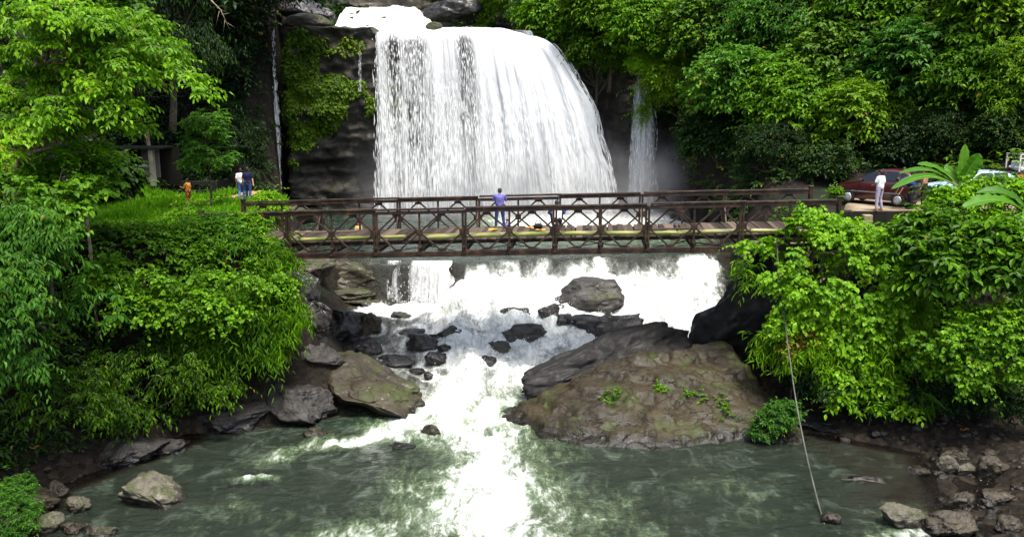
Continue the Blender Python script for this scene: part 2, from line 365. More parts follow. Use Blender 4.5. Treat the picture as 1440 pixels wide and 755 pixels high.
rk(415, 430, 60, 60, 'shaded rock beneath the left bridge end beside the bamboo', 'rock_wet', 'rock', 'rock', seed=173, fn=hterr)
# lower left corner
rk(212, 716, 98, 58, 'large pale lichen covered rock alone in the lower left pool', 'rock_lichen', B, B, seed=93, sub=6, cuts=8, sink=.2, tilt=(0, .25), dfac=.75)
rk(106, 722, 34, 28, 'small lit rock with mossy cap left of the lone pale rock', 'rock_lichen', seed=94, sink=.2)
rk(42, 722, 66, 38, 'brown speckled rock beside the dark ferny plant', 'rock_brown', seed=95, sink=.2)
rk(72, 706, 34, 36, 'dark rock behind the brown speckled one', 'rock_brown', seed=99)
rk(136, 756, 46, 20, 'yellow green mossy rock at the bottom edge', 'rock_lichen', seed=96, sink=.2)
rk(62, 752, 44, 34, 'rock with a pale streak below the brown speckled one', 'rock_lichen', seed=97, sink=.2)
rk(100, 752, 40, 22, 'rusty brown stone at the bottom left edge', 'rock_brown', seed=98, sink=.4)
# lower right corner
rk(1274, 744, 64, 42, 'rounded pale tan rock with dark underside in the shallows', 'rock_lichen', B, B, seed=101, sub=6, cuts=5, sink=.2)
rk(1344, 758, 76, 44, 'broad flat brown rock right of the rounded pale one', 'rock_brown', B, B, seed=103, sub=6, sink=.2)
rk(1172, 738, 30, 20, 'small brown stone where the cable meets the water', 'rock_brown', seed=105)
rk(1398, 674, 42, 40, 'dark pointed triangular stone among the right shore stones', 'rock_brown', seed=107, cuts=11, sink=.2)
rk(1334, 668, 32, 28, 'pale slanting slab shaped stone on the right shore', 'rock_lichen', seed=109, cuts=10, tilt=(0, .7), sink=.1, dfac=.4)
rk(1360, 670, 28, 22, 'pale lumpy stone between the slanting and the pointed one', 'rock_lichen', seed=110, sink=.2)
rk(1352, 714, 46, 32, 'orange brown submerged stone with speckled edge', 'rock_brown', seed=111, sink=.6)
rk(1222, 680, 50, 14, 'low dark stone off the right shore', 'rock_wet', seed=113, sink=.5, dfac=.6)
rk(1350, 650, 50, 20, 'flat stone behind the pale slanting slab stone', 'rock_brown', seed=115)
rk(1296, 668, 30, 14, 'thin leaning stone at the waterline of the right shore', 'rock_brown', seed=117)
rk(1414, 712, 54, 26, 'white flecked stone near the right edge', 'rock_brown', seed=119, sink=.2)
rk(1392, 716, 26, 18, 'small brown stone left of the white flecked one', 'rock_brown', seed=121)
rk(1428, 650, 34, 24, 'brown stone behind the pointed triangular one', 'rock_brown', seed=122)
rk(1425, 752, 40, 30, 'brown stone in the bottom right corner', 'rock_brown', seed=123)
rk(1180, 610, 130, 24, 'low shaded rock shelf beneath the overhanging creeper', 'rock_purple', 'shore rock', 'shore_rock', seed=125, sub=6, dfac=.5)
rk(1272, 622, 100, 22, 'dark low rock at the shaded waterline of the right bank', 'rock_wet', 'shore rock', 'shore_rock', seed=127, dfac=.5)
# loose stones under foot at the right shore and the lower left corner
mb = MB()
V0, F0 = ico(2)
PV = []; PF = []; k = 0
for i in range(1000):
    if i < 720: x = RS.uniform(9.5, 18); y = RS.uniform(19, 28)
    else: x = RS.uniform(-15.5, -10.5); y = RS.uniform(18.5, 24)
    zt_ = hz(x, y)
    if zt_ > .8: continue
    r = np.random.RandomState(i); s = .04+.2*r.rand()**3
    V = V0*(1+.25*fbm(V0*1.4+i, 2, i))[:, None]*np.array([1, .8, .55])*s
    a = r.rand()*6.3; c, s_ = math.cos(a), math.sin(a); V = V@np.array([[c, s_, 0], [-s_, c, 0], [0, 0, 1]])
    PV.append(V+[x, y, zt_-.02]); PF.append(F0+k); k += len(V0)
tag(mk('pebbles', np.concatenate(PV), np.concatenate(PF), M['pebble']), kind='stuff')
# the big slab on the right
sx = axis((-1.2, 11.6, .06)); sy = axis((25.0, 35.0, .06))
X, Y = np.meshgrid(sx, sy, indexing='ij')
yf = np.interp(X, [-1, 0, 1, 3, 5.1, 8, 11], [28.9, 28.3, 27.1, 26.6, 26.15, 26.5, 26.6])+.25*fbm2(X*.8, Y*0, 3, 141)
def smin(a, b, k): h = np.clip(.5+.5*(b-a)/k, 0, 1); return b*(1-h)+a*h-k*h*(1-h)
n = .6*fbm2(X*.45, Y*.45, 4, 143); n3 = fbm2(X*1.7, Y*1.7, 5, 145)
z = np.where(Y < yf, (Y-yf)*2, (Y-yf)*.95)
z = smin(z, .55+(Y-yf)*.33, .5)
z = smin(z, (X+.3)*.5+(Y-28)*.05, .8)
z = smin(z, (np.interp(X, [0, 3, 6, 9], [30.0, 31.2, 32.9, 34])-Y)*1.1+.5, .7)
z = smin(z, (9.9-X)*1.3, .6)
z = smin(z, 2.75+.05*X+0*Y, .5)
z = z+.26*n+.12*n3-.3*np.abs(fbm2(X*.5+Y*.6, Y*.25-X*.2, 3, 147))+.035*fbm2(X*5, Y*5, 3, 149)
sT = z/.42+.35*fbm2(X*.35, Y*.35, 3, 151)+.06*X; fT = sT-np.floor(sT); z = z+.42*.55*(sstep(.5, .95, fT)-fT)
z = np.where(z < -.5, -.5+.1*(z+.5), z)
o = mk('rock_slab', np.stack([X, Y, z], 2).reshape(-1, 3), grid_faces(len(sx), len(sy)), M['rock_slab'])
tag(o, 'huge brown sloping rock slab jutting into the pool from the right bank', 'rock slab')
SLX, SLY, SLZ = sx, sy, z
def slab_h(x, y):
    i = np.clip(np.round((np.asarray(x)+1.2)/.06).astype(int), 0, len(SLX)-1); j = np.clip(np.round((np.asarray(y)-25)/.06).astype(int), 0, len(SLY)-1)
    h = np.maximum(SLZ[i, j], zw(x, y)); return h if np.ndim(h) else float(h)
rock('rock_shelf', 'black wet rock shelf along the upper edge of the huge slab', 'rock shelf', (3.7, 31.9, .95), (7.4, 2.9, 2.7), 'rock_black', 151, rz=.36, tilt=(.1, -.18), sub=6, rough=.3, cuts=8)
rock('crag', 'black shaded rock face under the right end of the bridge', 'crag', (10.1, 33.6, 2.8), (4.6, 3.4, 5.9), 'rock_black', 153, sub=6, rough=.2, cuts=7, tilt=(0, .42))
# around the head of the falls and the upper pool
p = at(430, 33, 63.0); rock('boulder', 'low tan dome rock on the cliff top under a darker one', 'boulder', (p[0], 63.3, 16.7), (3.6, 2.4, 1.5), 'rock_tan', 161, sub=5, cuts=2, rough=.12)
p = at(432, 18, 65); rock('boulder', 'dark rounded boulder on the cliff top left of the upper stream', 'boulder', (p[0], 65.2, 17.7), (4.2, 2.6, 2.0), 'rock_wet', 162, sub=5, cuts=3, rough=.18)
p = at(610, 36, 62.4); rock('rock', 'small round mossy stone on the lip of the broad waterfall', 'rock', (p[0], 62.7, 16.45), (1.25, .9, .7), 'rock_moss', 163, cuts=2, rough=.12)
p = at(580, 8, 72); rock('boulder', 'brown boulder right of the upper stream head', 'boulder', (p[0], 72, 19), (4.4, 3, 3.4), 'rock_tan', 164)
p = at(640, 20, 68); rock('boulder', 'shaded wet boulder behind the lip right of the mossy stone', 'boulder', (p[0], 68.5, 17.9), (5.2, 3, 2.6), 'rock_wet', 165)
p = at(525, 8, 75); rock('earth_bank', 'bare tan earth bank at the head of the upper stream', 'earth bank', (p[0], 75.5, 19.6), (6.4, 3, 3.6), 'rock_tan', 166)
for px, pyb, w, h, lb, mt in ((962, 276, 26, 22, 'round grey boulder on the pool shore behind the far railing', 'rock_grey'), (1000, 280, 44, 66, 'tall leaning grey rock on the far pool shore', 'rock_grey'),
        (935, 282, 30, 14, 'low grey rock at the foot of the narrow waterfall', 'rock_wet'), (1040, 284, 60, 22, 'wide low rock at the right end of the upper pool', 'rock_grey'),
        (985, 312, 70, 28, 'flat grey rock at the pool edge seen between the railings', 'rock_grey'), (400, 318, 70, 40, 'tan rock on the left pool shore seen through the railings', 'rock_tan')):
    rk(px, pyb, w, h, lb, mt, sink=.25)
p = at(1125, 250, 46); rock('crag', 'sloping bare grey rock behind the right end of the bridge', 'crag', (p[0]+.3, 47.2, 6.9), (5.2, 2.6, 2.2), 'rock_wet', 171, sub=6, tilt=(0, -.7))
# ------------------------------------------------------------------ river
wx = axis((-16.5, 17.5, .11)); wy = axis((13.5, 30, .11), (30, 44.5, .085), (44.5, 66, .25))
X, Y = np.meshgrid(wx, wy, indexing='ij'); Z = zw(X, Y); S = lip(X)-Y
gl = np.interp(Y, *XL); gr = np.interp(Y, *XR)
edge = np.minimum(X-gl, gr-X)
# foam: cascade, then a stream of white water that fades out in the pool
wob = fbm2(X*.4, Y*.28, 4, 31); fine = fbm2(X*1.3, Y*.9, 5, 33)
casc = sstep(-.5, .6, S)*sstep(11.5, 8.2, S)
leftcalm = sstep(-2.6, -4.4, X+.5*wob)*sstep(2.2, 3.4, S)
gust = fbm2(X*.55+2, Y*.3, 4, 35)
casc = casc*(.97+.25*fine+.3*gust)*np.where((X < -2.3) & (S < 1.1), .12, 1)*(.48+.52*sstep(-.6, 1.0, S+1.5*gust+.5*fine+.08*(X-2)))*(1-.62*leftcalm)*(1-.5*sstep(2.2, .2, S)*sstep(-3, 1, X)*np.clip(.5+wob, 0, 1))
casc = casc*(1-.75*sstep(-1.5, .8, X+wob*.8)*sstep(31.6, 30.6, Y))
cx = np.interp(Y, [14, 20, 22, 24, 26, 28, 30, 32, 34], [-.6, -.5, -.35, -.6, -.9, -1.15, -1.3, -1.4, -1.4])
hw = np.interp(Y, [14, 20, 22, 24, 26, 28, 29.5, 31, 33], [1.8, 1.5, 1.3, 1.0, .95, 1.3, 2.0, 2.6, 3])
core = (.52+.55*fine+.35*wob)*np.clip(1.0-np.abs(X-cx+.6*wob)/hw/1.45, 0, 1)**1.1*sstep(34, 31.5, Y)*np.interp(Y, [14, 24, 29, 31], [.8, .9, 1.0, 1.0])
halo = np.clip(1-np.abs(X-cx+.7*wob)/(hw*4.2), 0, 1)**1.2*sstep(33, 30, Y)*.52
# arm of white waves running to the left shore
ay = np.interp(X, [-9, -7.5, -5.5, -3.5, -1.5], [24.3, 25.4, 27.0, 28.5, 29.4])
arm = np.exp(-((Y-ay+.7*wob)/(1.0+.5*wob))**2)*sstep(-9.6, -5.5, X)*sstep(-.3, -2, X)*(.62+.75*fine)*.95
arm = np.maximum(arm, np.exp(-((Y-23.7-.15*(X+8.2)+.3*wob)/.26)**2)*sstep(-9.3, -8.6, X)*sstep(-6.3, -7.3, X)*(.42+.5*fine))
side = np.exp(-((X-9.6+.8*wob-.6*(Y-20))/1.1)**2)*sstep(23.4, 20.5, Y)*.55
pool = sstep(40, 58, np.where(S < 0, Y, 0))*sstep(-6, 2, X+.15*wob*8)*.8
rip = (.22+.2*sstep(1, -4, X)*sstep(-9, -6, X))*np.clip(fbm2(X*.45+3+.6*wob, Y*.5, 4, 71)+.2, 0, 1)*sstep(29, 24, Y)*(1-sstep(7.5, 9.5, X))*(1-sstep(-8.5, -10, X))
ring = np.zeros_like(X)
for (qx, qy, ra, rb) in ROCKS:
    if qy > 30.8 and -6.5 < qx < 9 and qy < 42:
        e = np.sqrt(((X-qx)/(ra+.05))**2+((Y-qy)/(rb+.05))**2); ring = np.maximum(ring, np.exp(-((e-1.1)/.28)**2)*.55)
        tail = np.exp(-((X-qx)/(ra*.8+.1))**2)*sstep(qy, qy-.3, Y)*sstep(qy-2.2, qy-.5, Y); casc = casc*(1-.35*tail)
foam = np.clip(np.maximum.reduce([casc, core, arm, side, pool])+halo+rip+ring*(1-.5*leftcalm), 0, 1.1)
foam *= .2+.8*sstep(-.1, .9, edge)
rough_w = np.clip(casc+.45*core+.5*arm+.25*halo, 0, 1)
ridge = 1-np.abs(fbm2(X*.65, Y*.6, 5, 41))*1.7
Z = Z+rough_w*(.42*ridge-.2+.2*fine)*sstep(-.6, .4, S+.0)*1.0+np.where(S > 9, .055*fbm2(X*.8+.6*wob, Y*1.5, 5, 51, .6)*np.clip(.45+halo*2+arm+.4*wob, .25, 1.3)*sstep(0, 2.5, edge), .03*fine)
Z = Z+.16*arm*ridge+core*(.14*ridge-.07+.12*fine)+.05*halo*ridge
depth = np.clip(Z-hterr(X, Y), 0, 3)
depth = np.where(Y > 27.5, np.maximum(depth, .5), depth)
t = NT('river_water'); v = t.obj(); fo = t.attr('foam'); dp = t.attr('depth')
warp = t.n('TexNoise', {'Vector': t.mapped(v, (.5, .5, .3)), 'Scale': 1.0, 'Detail': 3}).outputs['Color']
wv = t.n('VectorMath', {0: t.mapped(v, (1.25, .5, .8)), 1: t.n('VectorMath', {0: warp, 1: (.8, .8, .8)}, operation='MULTIPLY').outputs[0]}, operation='ADD').outputs[0]
st1 = t.noise(3.2, 10, .74, wv, .15); st2 = t.noise(13, 6, .75, wv, .1)
tx = t.math('ADD', t.math('MULTIPLY', st1, .72), t.math('MULTIPLY', st2, .28))
lv_ = t.n('TexVoronoi', {'Vector': t.n('VectorMath', {0: wv, 1: t.n('VectorMath', {0: t.n('TexNoise', {'Vector': wv, 'Scale': 2.5, 'Detail': 5, 'Roughness': .7}).outputs['Color'], 1: (.9, .9, .9)}, operation='MULTIPLY').outputs[0]}, operation='ADD').outputs[0], 'Scale': 1.5}, feature='DISTANCE_TO_EDGE').outputs['Distance']
lace = t.math('MULTIPLY', t.mr(lv_, .11, .0), t.mr(fo, .04, .3))
mk_ = t.math('ADD', t.math('ADD', fo, t.math('MULTIPLY', lace, .1)), t.math('MULTIPLY', t.math('SUBTRACT', tx, .5), 1.6)); fm = t.mr(mk_, .42, .95); milky = t.mr(mk_, .12, .6)
foamcol = t.ramp(tx, (.33, (.2, .22, .195)), (.44, (.45, .48, .44)), (.57, (.72, .74, .71)))
hgt = t.math('ADD', t.noise(1.9, 8, .62, t.mapped(v, (.8, 1.7, 1)), .6), t.math('MULTIPLY', st2, .3))
nrm = t.bump(t.math('ADD', hgt, t.math('MULTIPLY', t.noise(5, 5, .6, wv), .35)), 1., .26)
body = t.mix(t.mr(dp, .15, .9), (.02, .015, .008), t.mix(t.attr('fast'), t.mix(milky, (.014, .027, .017), (.15, .22, .11)), t.mix(milky, (.035, .034, .028), (.2, .215, .19))))
refl_strk = t.math('MULTIPLY', t.mr(t.noise(1.5, 9, .72, t.mapped(wv, (.55, 1.1, 1)), 1.1), .49, .7), t.math('SUBTRACT', 1., t.attr('fast')))  # pale streaks put into the pool colour to stand for ripple reflections
body = t.mix(t.math('MULTIPLY', refl_strk, t.mr(dp, .3, .6, 0, .42)), body, (.17, .225, .165))
dif = t.bsdf(body, .06, .5, nrm, **{'IOR': 1.33})
clear = t.mixs(t.n('LayerWeight', {'Blend': .25, 'Normal': nrm}).outputs['Fresnel'], t.n('BsdfTransparent', {'Color': (.62, .5, .33)}).outputs[0], t.n('BsdfGlossy', {'Roughness': .06, 'Normal': nrm}).outputs[0])
wat = t.mixs(t.mr(dp, .1, .5), clear, dif)
fsh = t.bsdf(foamcol, .7, .2, t.bump(tx, .55, .12))
M['water'] = t.done(t.mixs(fm, wat, fsh))
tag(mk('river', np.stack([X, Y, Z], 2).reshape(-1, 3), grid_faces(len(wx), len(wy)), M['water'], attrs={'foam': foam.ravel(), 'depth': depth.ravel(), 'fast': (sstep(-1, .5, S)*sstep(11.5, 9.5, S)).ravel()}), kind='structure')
# spray thrown up over the cascade
mf = (foam > .8).ravel() & (Y.ravel() > 30.5) & (Y.ravel() < 45)
idx = RS.choice(np.nonzero(mf)[0], 5200); P = np.stack([X, Y, Z], 2).reshape(-1, 3)[idx]
P = P+RS.normal(0, .05, P.shape); P[:, 2] += np.abs(RS.normal(0, .09, len(P)))
oct_ = np.array([[1, 0, 0], [-1, 0, 0], [0, 1, 0], [0, -1, 0], [0, 0, 1], [0, 0, -1.]])
of = np.array([[0, 2, 4], [2, 1, 4], [1, 3, 4], [3, 0, 4], [2, 0, 5], [1, 2, 5], [3, 1, 5], [0, 3, 5]])
def drops(P, r):
    V = P[:, None, :]+oct_[None]*r[:, None, None]*RS.uniform(.6, 1.5, (len(P), 1, 3))
    return V.reshape(-1, 3), (of[None]+np.arange(len(P))[:, None, None]*6).reshape(-1, 3)
t = NT('white_water'); M['spray'] = t.done(t.mixs(.35, t.bsdf((.88, .9, .89), .6, .3), t.n('BsdfTranslucent', {'Color': (.9, .92, .9)}).outputs[0]))
V_, F_ = drops(P, RS.uniform(.006, .03, len(P)))
tag(mk('spray', V_, F_, M['spray']), kind='stuff')
# ------------------------------------------------------------------ cliffs behind the falls
cu = axis((-34, 40, .14)); cv = np.linspace(1.5, 16.4, 120)
U, Vv = np.meshgrid(cu, cv, indexing='ij')
n = fbm2(U*.3, Vv*.45, 5, 61); n2 = fbm2(U*.12+Vv*.02, Vv*1.3, 4, 63); n3 = fbm2(U*1.2, Vv*1.6, 4, 65)
yc = 63.1+.8*n+.22*n2+.22*n3+.1*fbm2(U*2.6, Vv*3.6, 4, 69)+1.3*sstep(-10.2, -9.2, U)*sstep(8, 6.8, U)
yc = yc-.9*sstep(6.6, 7.3, Vv)*sstep(-16.6, -15.8, U)*sstep(0, -4, U)-.35*sstep(10.2, 10.5, Vv)*sstep(-17, -16, U)   # ledges on the left face
yc = yc+3.6*sstep(-16.3, -17.2, U)+2.0*sstep(-17, -24, U)-5*sstep(-22, -28, U)                  # dark recess at the left
yc = yc+.9*sstep(6, 9, U)-7.5*sstep(11.5, 19, U)-3.5*sstep(20, 30, U)-2.0*sstep(10, 4, Vv)*sstep(9, 14, U)
zc = Vv+.25*fbm2(U*.5, Vv, 3, 67)*sstep(13, 16, Vv); zc = np.where((U > -9.8) & (U < 8), np.minimum(zc, 15.85), zc)
top = np.stack([cu, yc[:, -1]+1.2, zc[:, -1]+.15+.1*fbm2(cu, cu*0, 3, 68)], 1); back = np.stack([cu, np.full_like(cu, 73.), np.where((cu > -9.8) & (cu < 8), 15.6, 16.4)], 1)
G = np.concatenate([np.stack([U, yc, zc], 2), top[:, None], back[:, None]], 1)
tag(mk('cliff', G.reshape(-1, 3), grid_faces(len(cu), len(cv)+2), M['cliff']), kind='structure')
def cliff_y(x, z):
    i = np.clip(np.round((np.asarray(x)+34)/.14).astype(int), 0, len(cu)-1); j = np.clip(np.round((np.asarray(z)-1.5)/(14.9/119)).astype(int), 0, 119)
    return yc[i, j]
# ------------------------------------------------------------------ the falls
def m_fall(name, su, sv):
    t = NT(name); d = t.attr('dens'); vec = t.n('CombineXYZ', {'X': t.math('MULTIPLY', t.attr('fu'), su), 'Y': t.math('MULTIPLY', t.attr('fv'), sv), 'Z': 0.}).outputs[0]
    a = t.noise(1., 8, .72, vec, .25); b = t.noise(4.3, 5, .7, vec)
    s = t.math('ADD', t.math('MULTIPLY', a, .6), t.math('MULTIPLY', b, .4))
    al = t.mr(t.math('ADD', d, t.math('MULTIPLY', t.math('SUBTRACT', s, .5), 2.0)), .12, 1.1)
    c = t.ramp(t.math('ADD', s, t.math('MULTIPLY', d, .12)), (.34, (.55, .57, .59)), (.47, (.78, .8, .81)), (.6, (.8, .81, .81)))
    nr = t.bump(s, .6, .25)
    w = t.mixs(.25, t.bsdf(c, .6, .2, nr), t.n('BsdfTranslucent', {'Color': (.85, .88, .9)}).outputs[0])
    return t.done(t.mixs(al, t.n('BsdfTransparent').outputs[0], w))
def fall(name, label, pxs, zt, y0, zb, vx, fwd, dens, nu, nv, nst, wstrip, mat):
    """sheets and thrown strands of one waterfall; pxs = x of the crest ends, functions of u in 0..1"""
    root = empty(name, ((pxs[0]+pxs[1])/2, y0-fwd, zb)); tag(root, label, 'waterfall', kind='thing')
    o = np.array(root.location)
    def surf(u, v, off):
        H = zt(u)-zb; q = np.sqrt(np.clip(v, 0, 1))
        jit = fbm2(u*34, v*.5, 4, 81)
        rib = fbm2(u*11, v*.25, 3, 83)*sstep(0, .25, v)
        qx = .6*q+.4*np.sqrt(np.clip(1-(1-np.clip(v, 0, 1))**2, 0, 1)); edge_ = .4*fbm2(v*5+3, u*9, 4, 89)*q*sstep(.86, 1, u)*np.minimum(1, pxs[1]-pxs[0])
        x = pxs[0]+(pxs[1]-pxs[0])*u+vx(u)*qx+edge_+min(.18, .12*(pxs[1]-pxs[0]))*jit*q
        y = y0-fwd*q-off*(.2+q)-.5*rib*fwd*.55-.3*fbm2(u*26, v*2.2, 4, 85)*q*min(1, fwd)+.35*(1-sstep(0, .06, v))
        z = zt(u)-H*v
        return np.stack([x, y, z], -1)-o
    for k, off in enumerate((0., .45)):
        u, v = np.meshgrid(np.linspace(0, 1, nu), np.linspace(-.0, 1, nv)**1.35, indexing='ij')
        D = dens(u, v)-(.12 if k else 0)
        mk('water_curtain' if k == 0 else 'front_curtain', surf(u, v, off).reshape(-1, 3), grid_faces(nu, nv), mat, root,
           attrs={'dens': D.ravel(), 'fu': (u+k*.137).ravel(), 'fv': (v+k*.31).ravel()})
    u = RS.uniform(-.01, 1.025, nst*4); v0 = RS.rand(nst*4)**.8; keep = RS.rand(nst*4) < np.clip(dens(u, v0)+.05, 0, .9)
    u = u[keep][:nst]; v0 = v0[keep][:nst]; n_ = len(u); L = RS.uniform(.015, .075, n_)*(.5+v0)
    off = RS.uniform(-.1, .9, n_)*(.3+v0)
    a = surf(u, v0, off); b = surf(u+RS.normal(0, .0012, n_), np.minimum(v0+L, 1), off)
    w = RS.uniform(.3, 1., n_)[:, None]*wstrip*np.array([[1., .35, 0]])
    mid = (a+b)/2
    V = np.stack([a, mid-w, b, mid+w], 1).reshape(-1, 3)
    mk('falling_strands', V, np.arange(n_*4).reshape(-1, 4), M['spray'], root, smooth=False)
    return root
xa = at(524, 44, 62)[0]; xb = at(744, 40, 62)[0]
pxu = lambda u: 524+220*u
def d_main(u, v):
    d = np.interp(pxu(u), [524, 529, 541, 547, 556, 562, 575, 590, 600, 612, 632, 640, 650, 658, 668, 752], [.05, .6, .5, .2, .2, .52, .42, .52, .66, .74, .68, .36, .4, .85, 1.2, 1.5])
    return d+.32*fbm2(u*7, v*1.4, 4, 86)*(.4+v)+.16*sstep(.45, 1, v)+.4*sstep(.09, 0, v)*sstep(0.0, .1, u)
t_main = lambda u: 16.05-.45*sstep(.78, 1.02, u)+.35*np.sin(np.clip(u, 0, 1)*2.6)+.06*fbm2(np.asarray(u)*22, np.asarray(u)*0, 3, 87)
M['fall'] = m_fall('falling_water', 100., 4.)
fall('waterfall', 'broad white curtain waterfall pouring over the cliff behind the bridge', (xa, xb), t_main, 62.3, 3.4,
     lambda u: .35+5.7*np.clip((u-.35)/.65, 0, 1)**1.6, 1.7, d_main, 300, 80, 17000, .024, M['fall'])
xa2, xb2 = at(899, 110, 61)[0], at(916, 110, 61)[0]
M['fall_n'] = m_fall('falling_water_narrow', 6., 2.6)
dn = lambda u, v: .95*np.sin(np.clip(u, .0, 1)*math.pi)**.5-.12+.1*v
fall('waterfall', 'narrow waterfall dropping from lime green leaves right of the broad curtain', (xa2, xb2), lambda u: 13.6+0*u, 61.6, 3.4,
     lambda u: (u-.62)*1.3, .9, dn, 40, 60, 900, .03, M['fall_n'])
xa3, xb3 = at(383, 45, 62)[0], at(390, 45, 62)[0]
dl_ = lambda u, v: .6*np.sin(np.clip(u, 0, 1)*math.pi)-.1-.2*np.sin(v*9)
fall('waterfall', 'thin ribbon of water falling at the dark left end of the cliff', (xa3, xb3), lambda u: 16.3+0*u, 61.5, 3.4,
     lambda u: .15+0*u, .5, dl_, 24, 60, 420, .02, m_fall('falling_water_ribbon', 3., 4.))
xa4, xb4 = at(505, 65, 62)[0], at(509, 65, 62)[0]
fall('waterfall', 'very thin short trickle on the bare cliff beside the broad curtain', (xa4, xb4), lambda u: 15.3+0*u, 61.9, 11.9,
     lambda u: 0*u, .2, lambda u, v: .6*np.sin(np.clip(u, 0, 1)*math.pi)-.1-.1*v, 16, 40, 60, .015, M['fall_n'])
# small step of water under the left end of the bridge
xa5, xb5 = at(541, 378, 40.6)[0], at(634, 372, 40.6)[0]
fall('waterfall', 'small curtain of water spilling over the ledge just below the bridge', (xa5, xb5), lambda u: 3.52+0*u, 40.85, 1.55,
     lambda u: 0*u, .5, lambda u, v: np.interp(u, [0, .04, .2, .26, .36, .42, .8, 1], [0, .55, .5, .02, .02, .55, .7, 1.1])+.2*v, 120, 30, 700, .014, m_fall('falling_water_step', 12., 1.5))
rx = np.linspace(at(455, 40, 63)[0], at(770, 40, 63)[0], 120); ry = np.linspace(62.55, 73, 70)
X, Y = np.meshgrid(rx, ry, indexing='ij')
Z = 16.12+.3*np.sin(np.clip((X-xa)/(xb-xa), 0, 1)*2.6)+2.55*sstep(64, 73, Y)+.16*fbm2(X*.8, Y*.9, 5, 91)*sstep(62.5, 65, Y)+.3*sstep(65.5, 67, Y)
Z = np.where(X < xa, Z-.1, Z)-.1*sstep(63.5, 62.6, Y)
XB = np.interp(Y, [62, 62.6, 63.6, 65.5, 73], [at(q, 30, 62)[0] for q in (770, 745, 650, 606, 548)]); Z = Z-3*sstep(0, .8, X-XB)
fo = np.where((Y < 63.6) & (X < xa+.3), .3, 1.1)+0*X
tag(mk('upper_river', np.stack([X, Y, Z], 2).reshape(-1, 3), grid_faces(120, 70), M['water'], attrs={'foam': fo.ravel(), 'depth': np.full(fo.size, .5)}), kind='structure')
# mist hanging at the foot of the falls
mb = MB(); mb.box((3.5, 58.9, 8.2), (31, 7.4, 9.8))
t = NT('mist'); gq = t.n('SeparateXYZ', {'Vector': t.n('TexCoord').outputs['Generated']}); v = t.obj()
ex = t.math('MULTIPLY', t.math('MULTIPLY', t.mr(gq.outputs['X'], .0, .22), t.mr(gq.outputs['X'], 1., .72)), t.math('MULTIPLY', t.mr(gq.outputs['Y'], 0, .3), t.mr(gq.outputs['Y'], 1., .9)))
hx = t.mr(t.math('ADD', gq.outputs['Z'], t.math('MULTIPLY', t.math('SUBTRACT', t.noise(.28, 3, .5, v), .5), .9)), .78, .02)
den = t.math('MULTIPLY', t.math('MULTIPLY', ex, t.math('MULTIPLY', hx, hx)), t.mr(t.noise(.45, 4, .55, t.mapped(v, (1, 1, .6))), .3, .7, .3, 1.))
pv = t.n('VolumePrincipled', {'Color': (.95, .97, 1), 'Density': t.math('MULTIPLY', den, .3), 'Anisotropy': .2}); t.t.links.new(pv.outputs[0], t.out.inputs['Volume'])
tag(mb.build('mist', t.m), kind='stuff')
# ------------------------------------------------------------------ foliage
def nrm(a): return a/(np.linalg.norm(a, axis=-1, keepdims=True)+1e-9)
LT = {'broad': [(0, 0, 0), (-.5, .36, .1), (-.36, .72, .05), (0, 1, -.14), (.5, .36, .1), (.36, .72, .05)],
      'heart': [(0, .06, 0), (-.5, .08, .07), (-.46, .52, .06), (0, 1, -.12), (.5, .08, .07), (.46, .52, .06)],
      'lance': [(0, 0, 0), (-.5, .3, .03), (-.36, .65, -.06), (0, 1, -.28), (.5, .3, .03), (.36, .65, -.06)]}
LF = np.array([[0, 3, 2, 1], [0, 4, 5, 3]])
def leaf_mesh(P, D, N, L, W, kind):
    T = np.array(LT[kind]); Yd = nrm(D); Xd = nrm(np.cross(Yd, N)); Zd = np.cross(Xd, Yd)
    L = np.broadcast_to(L, (len(P),)); W = np.broadcast_to(W, (len(P),))
    V = (P[:, None]+Xd[:, None]*(T[None, :, 0, None]*(W*L)[:, None, None])+Yd[:, None]*(T[None, :, 1, None]*L[:, None, None])+Zd[:, None]*(T[None, :, 2, None]*L[:, None, None]))
    F = LF[None]+(np.arange(len(P))*6)[:, None, None]
    return V.reshape(-1, 3), F.reshape(-1, 4)
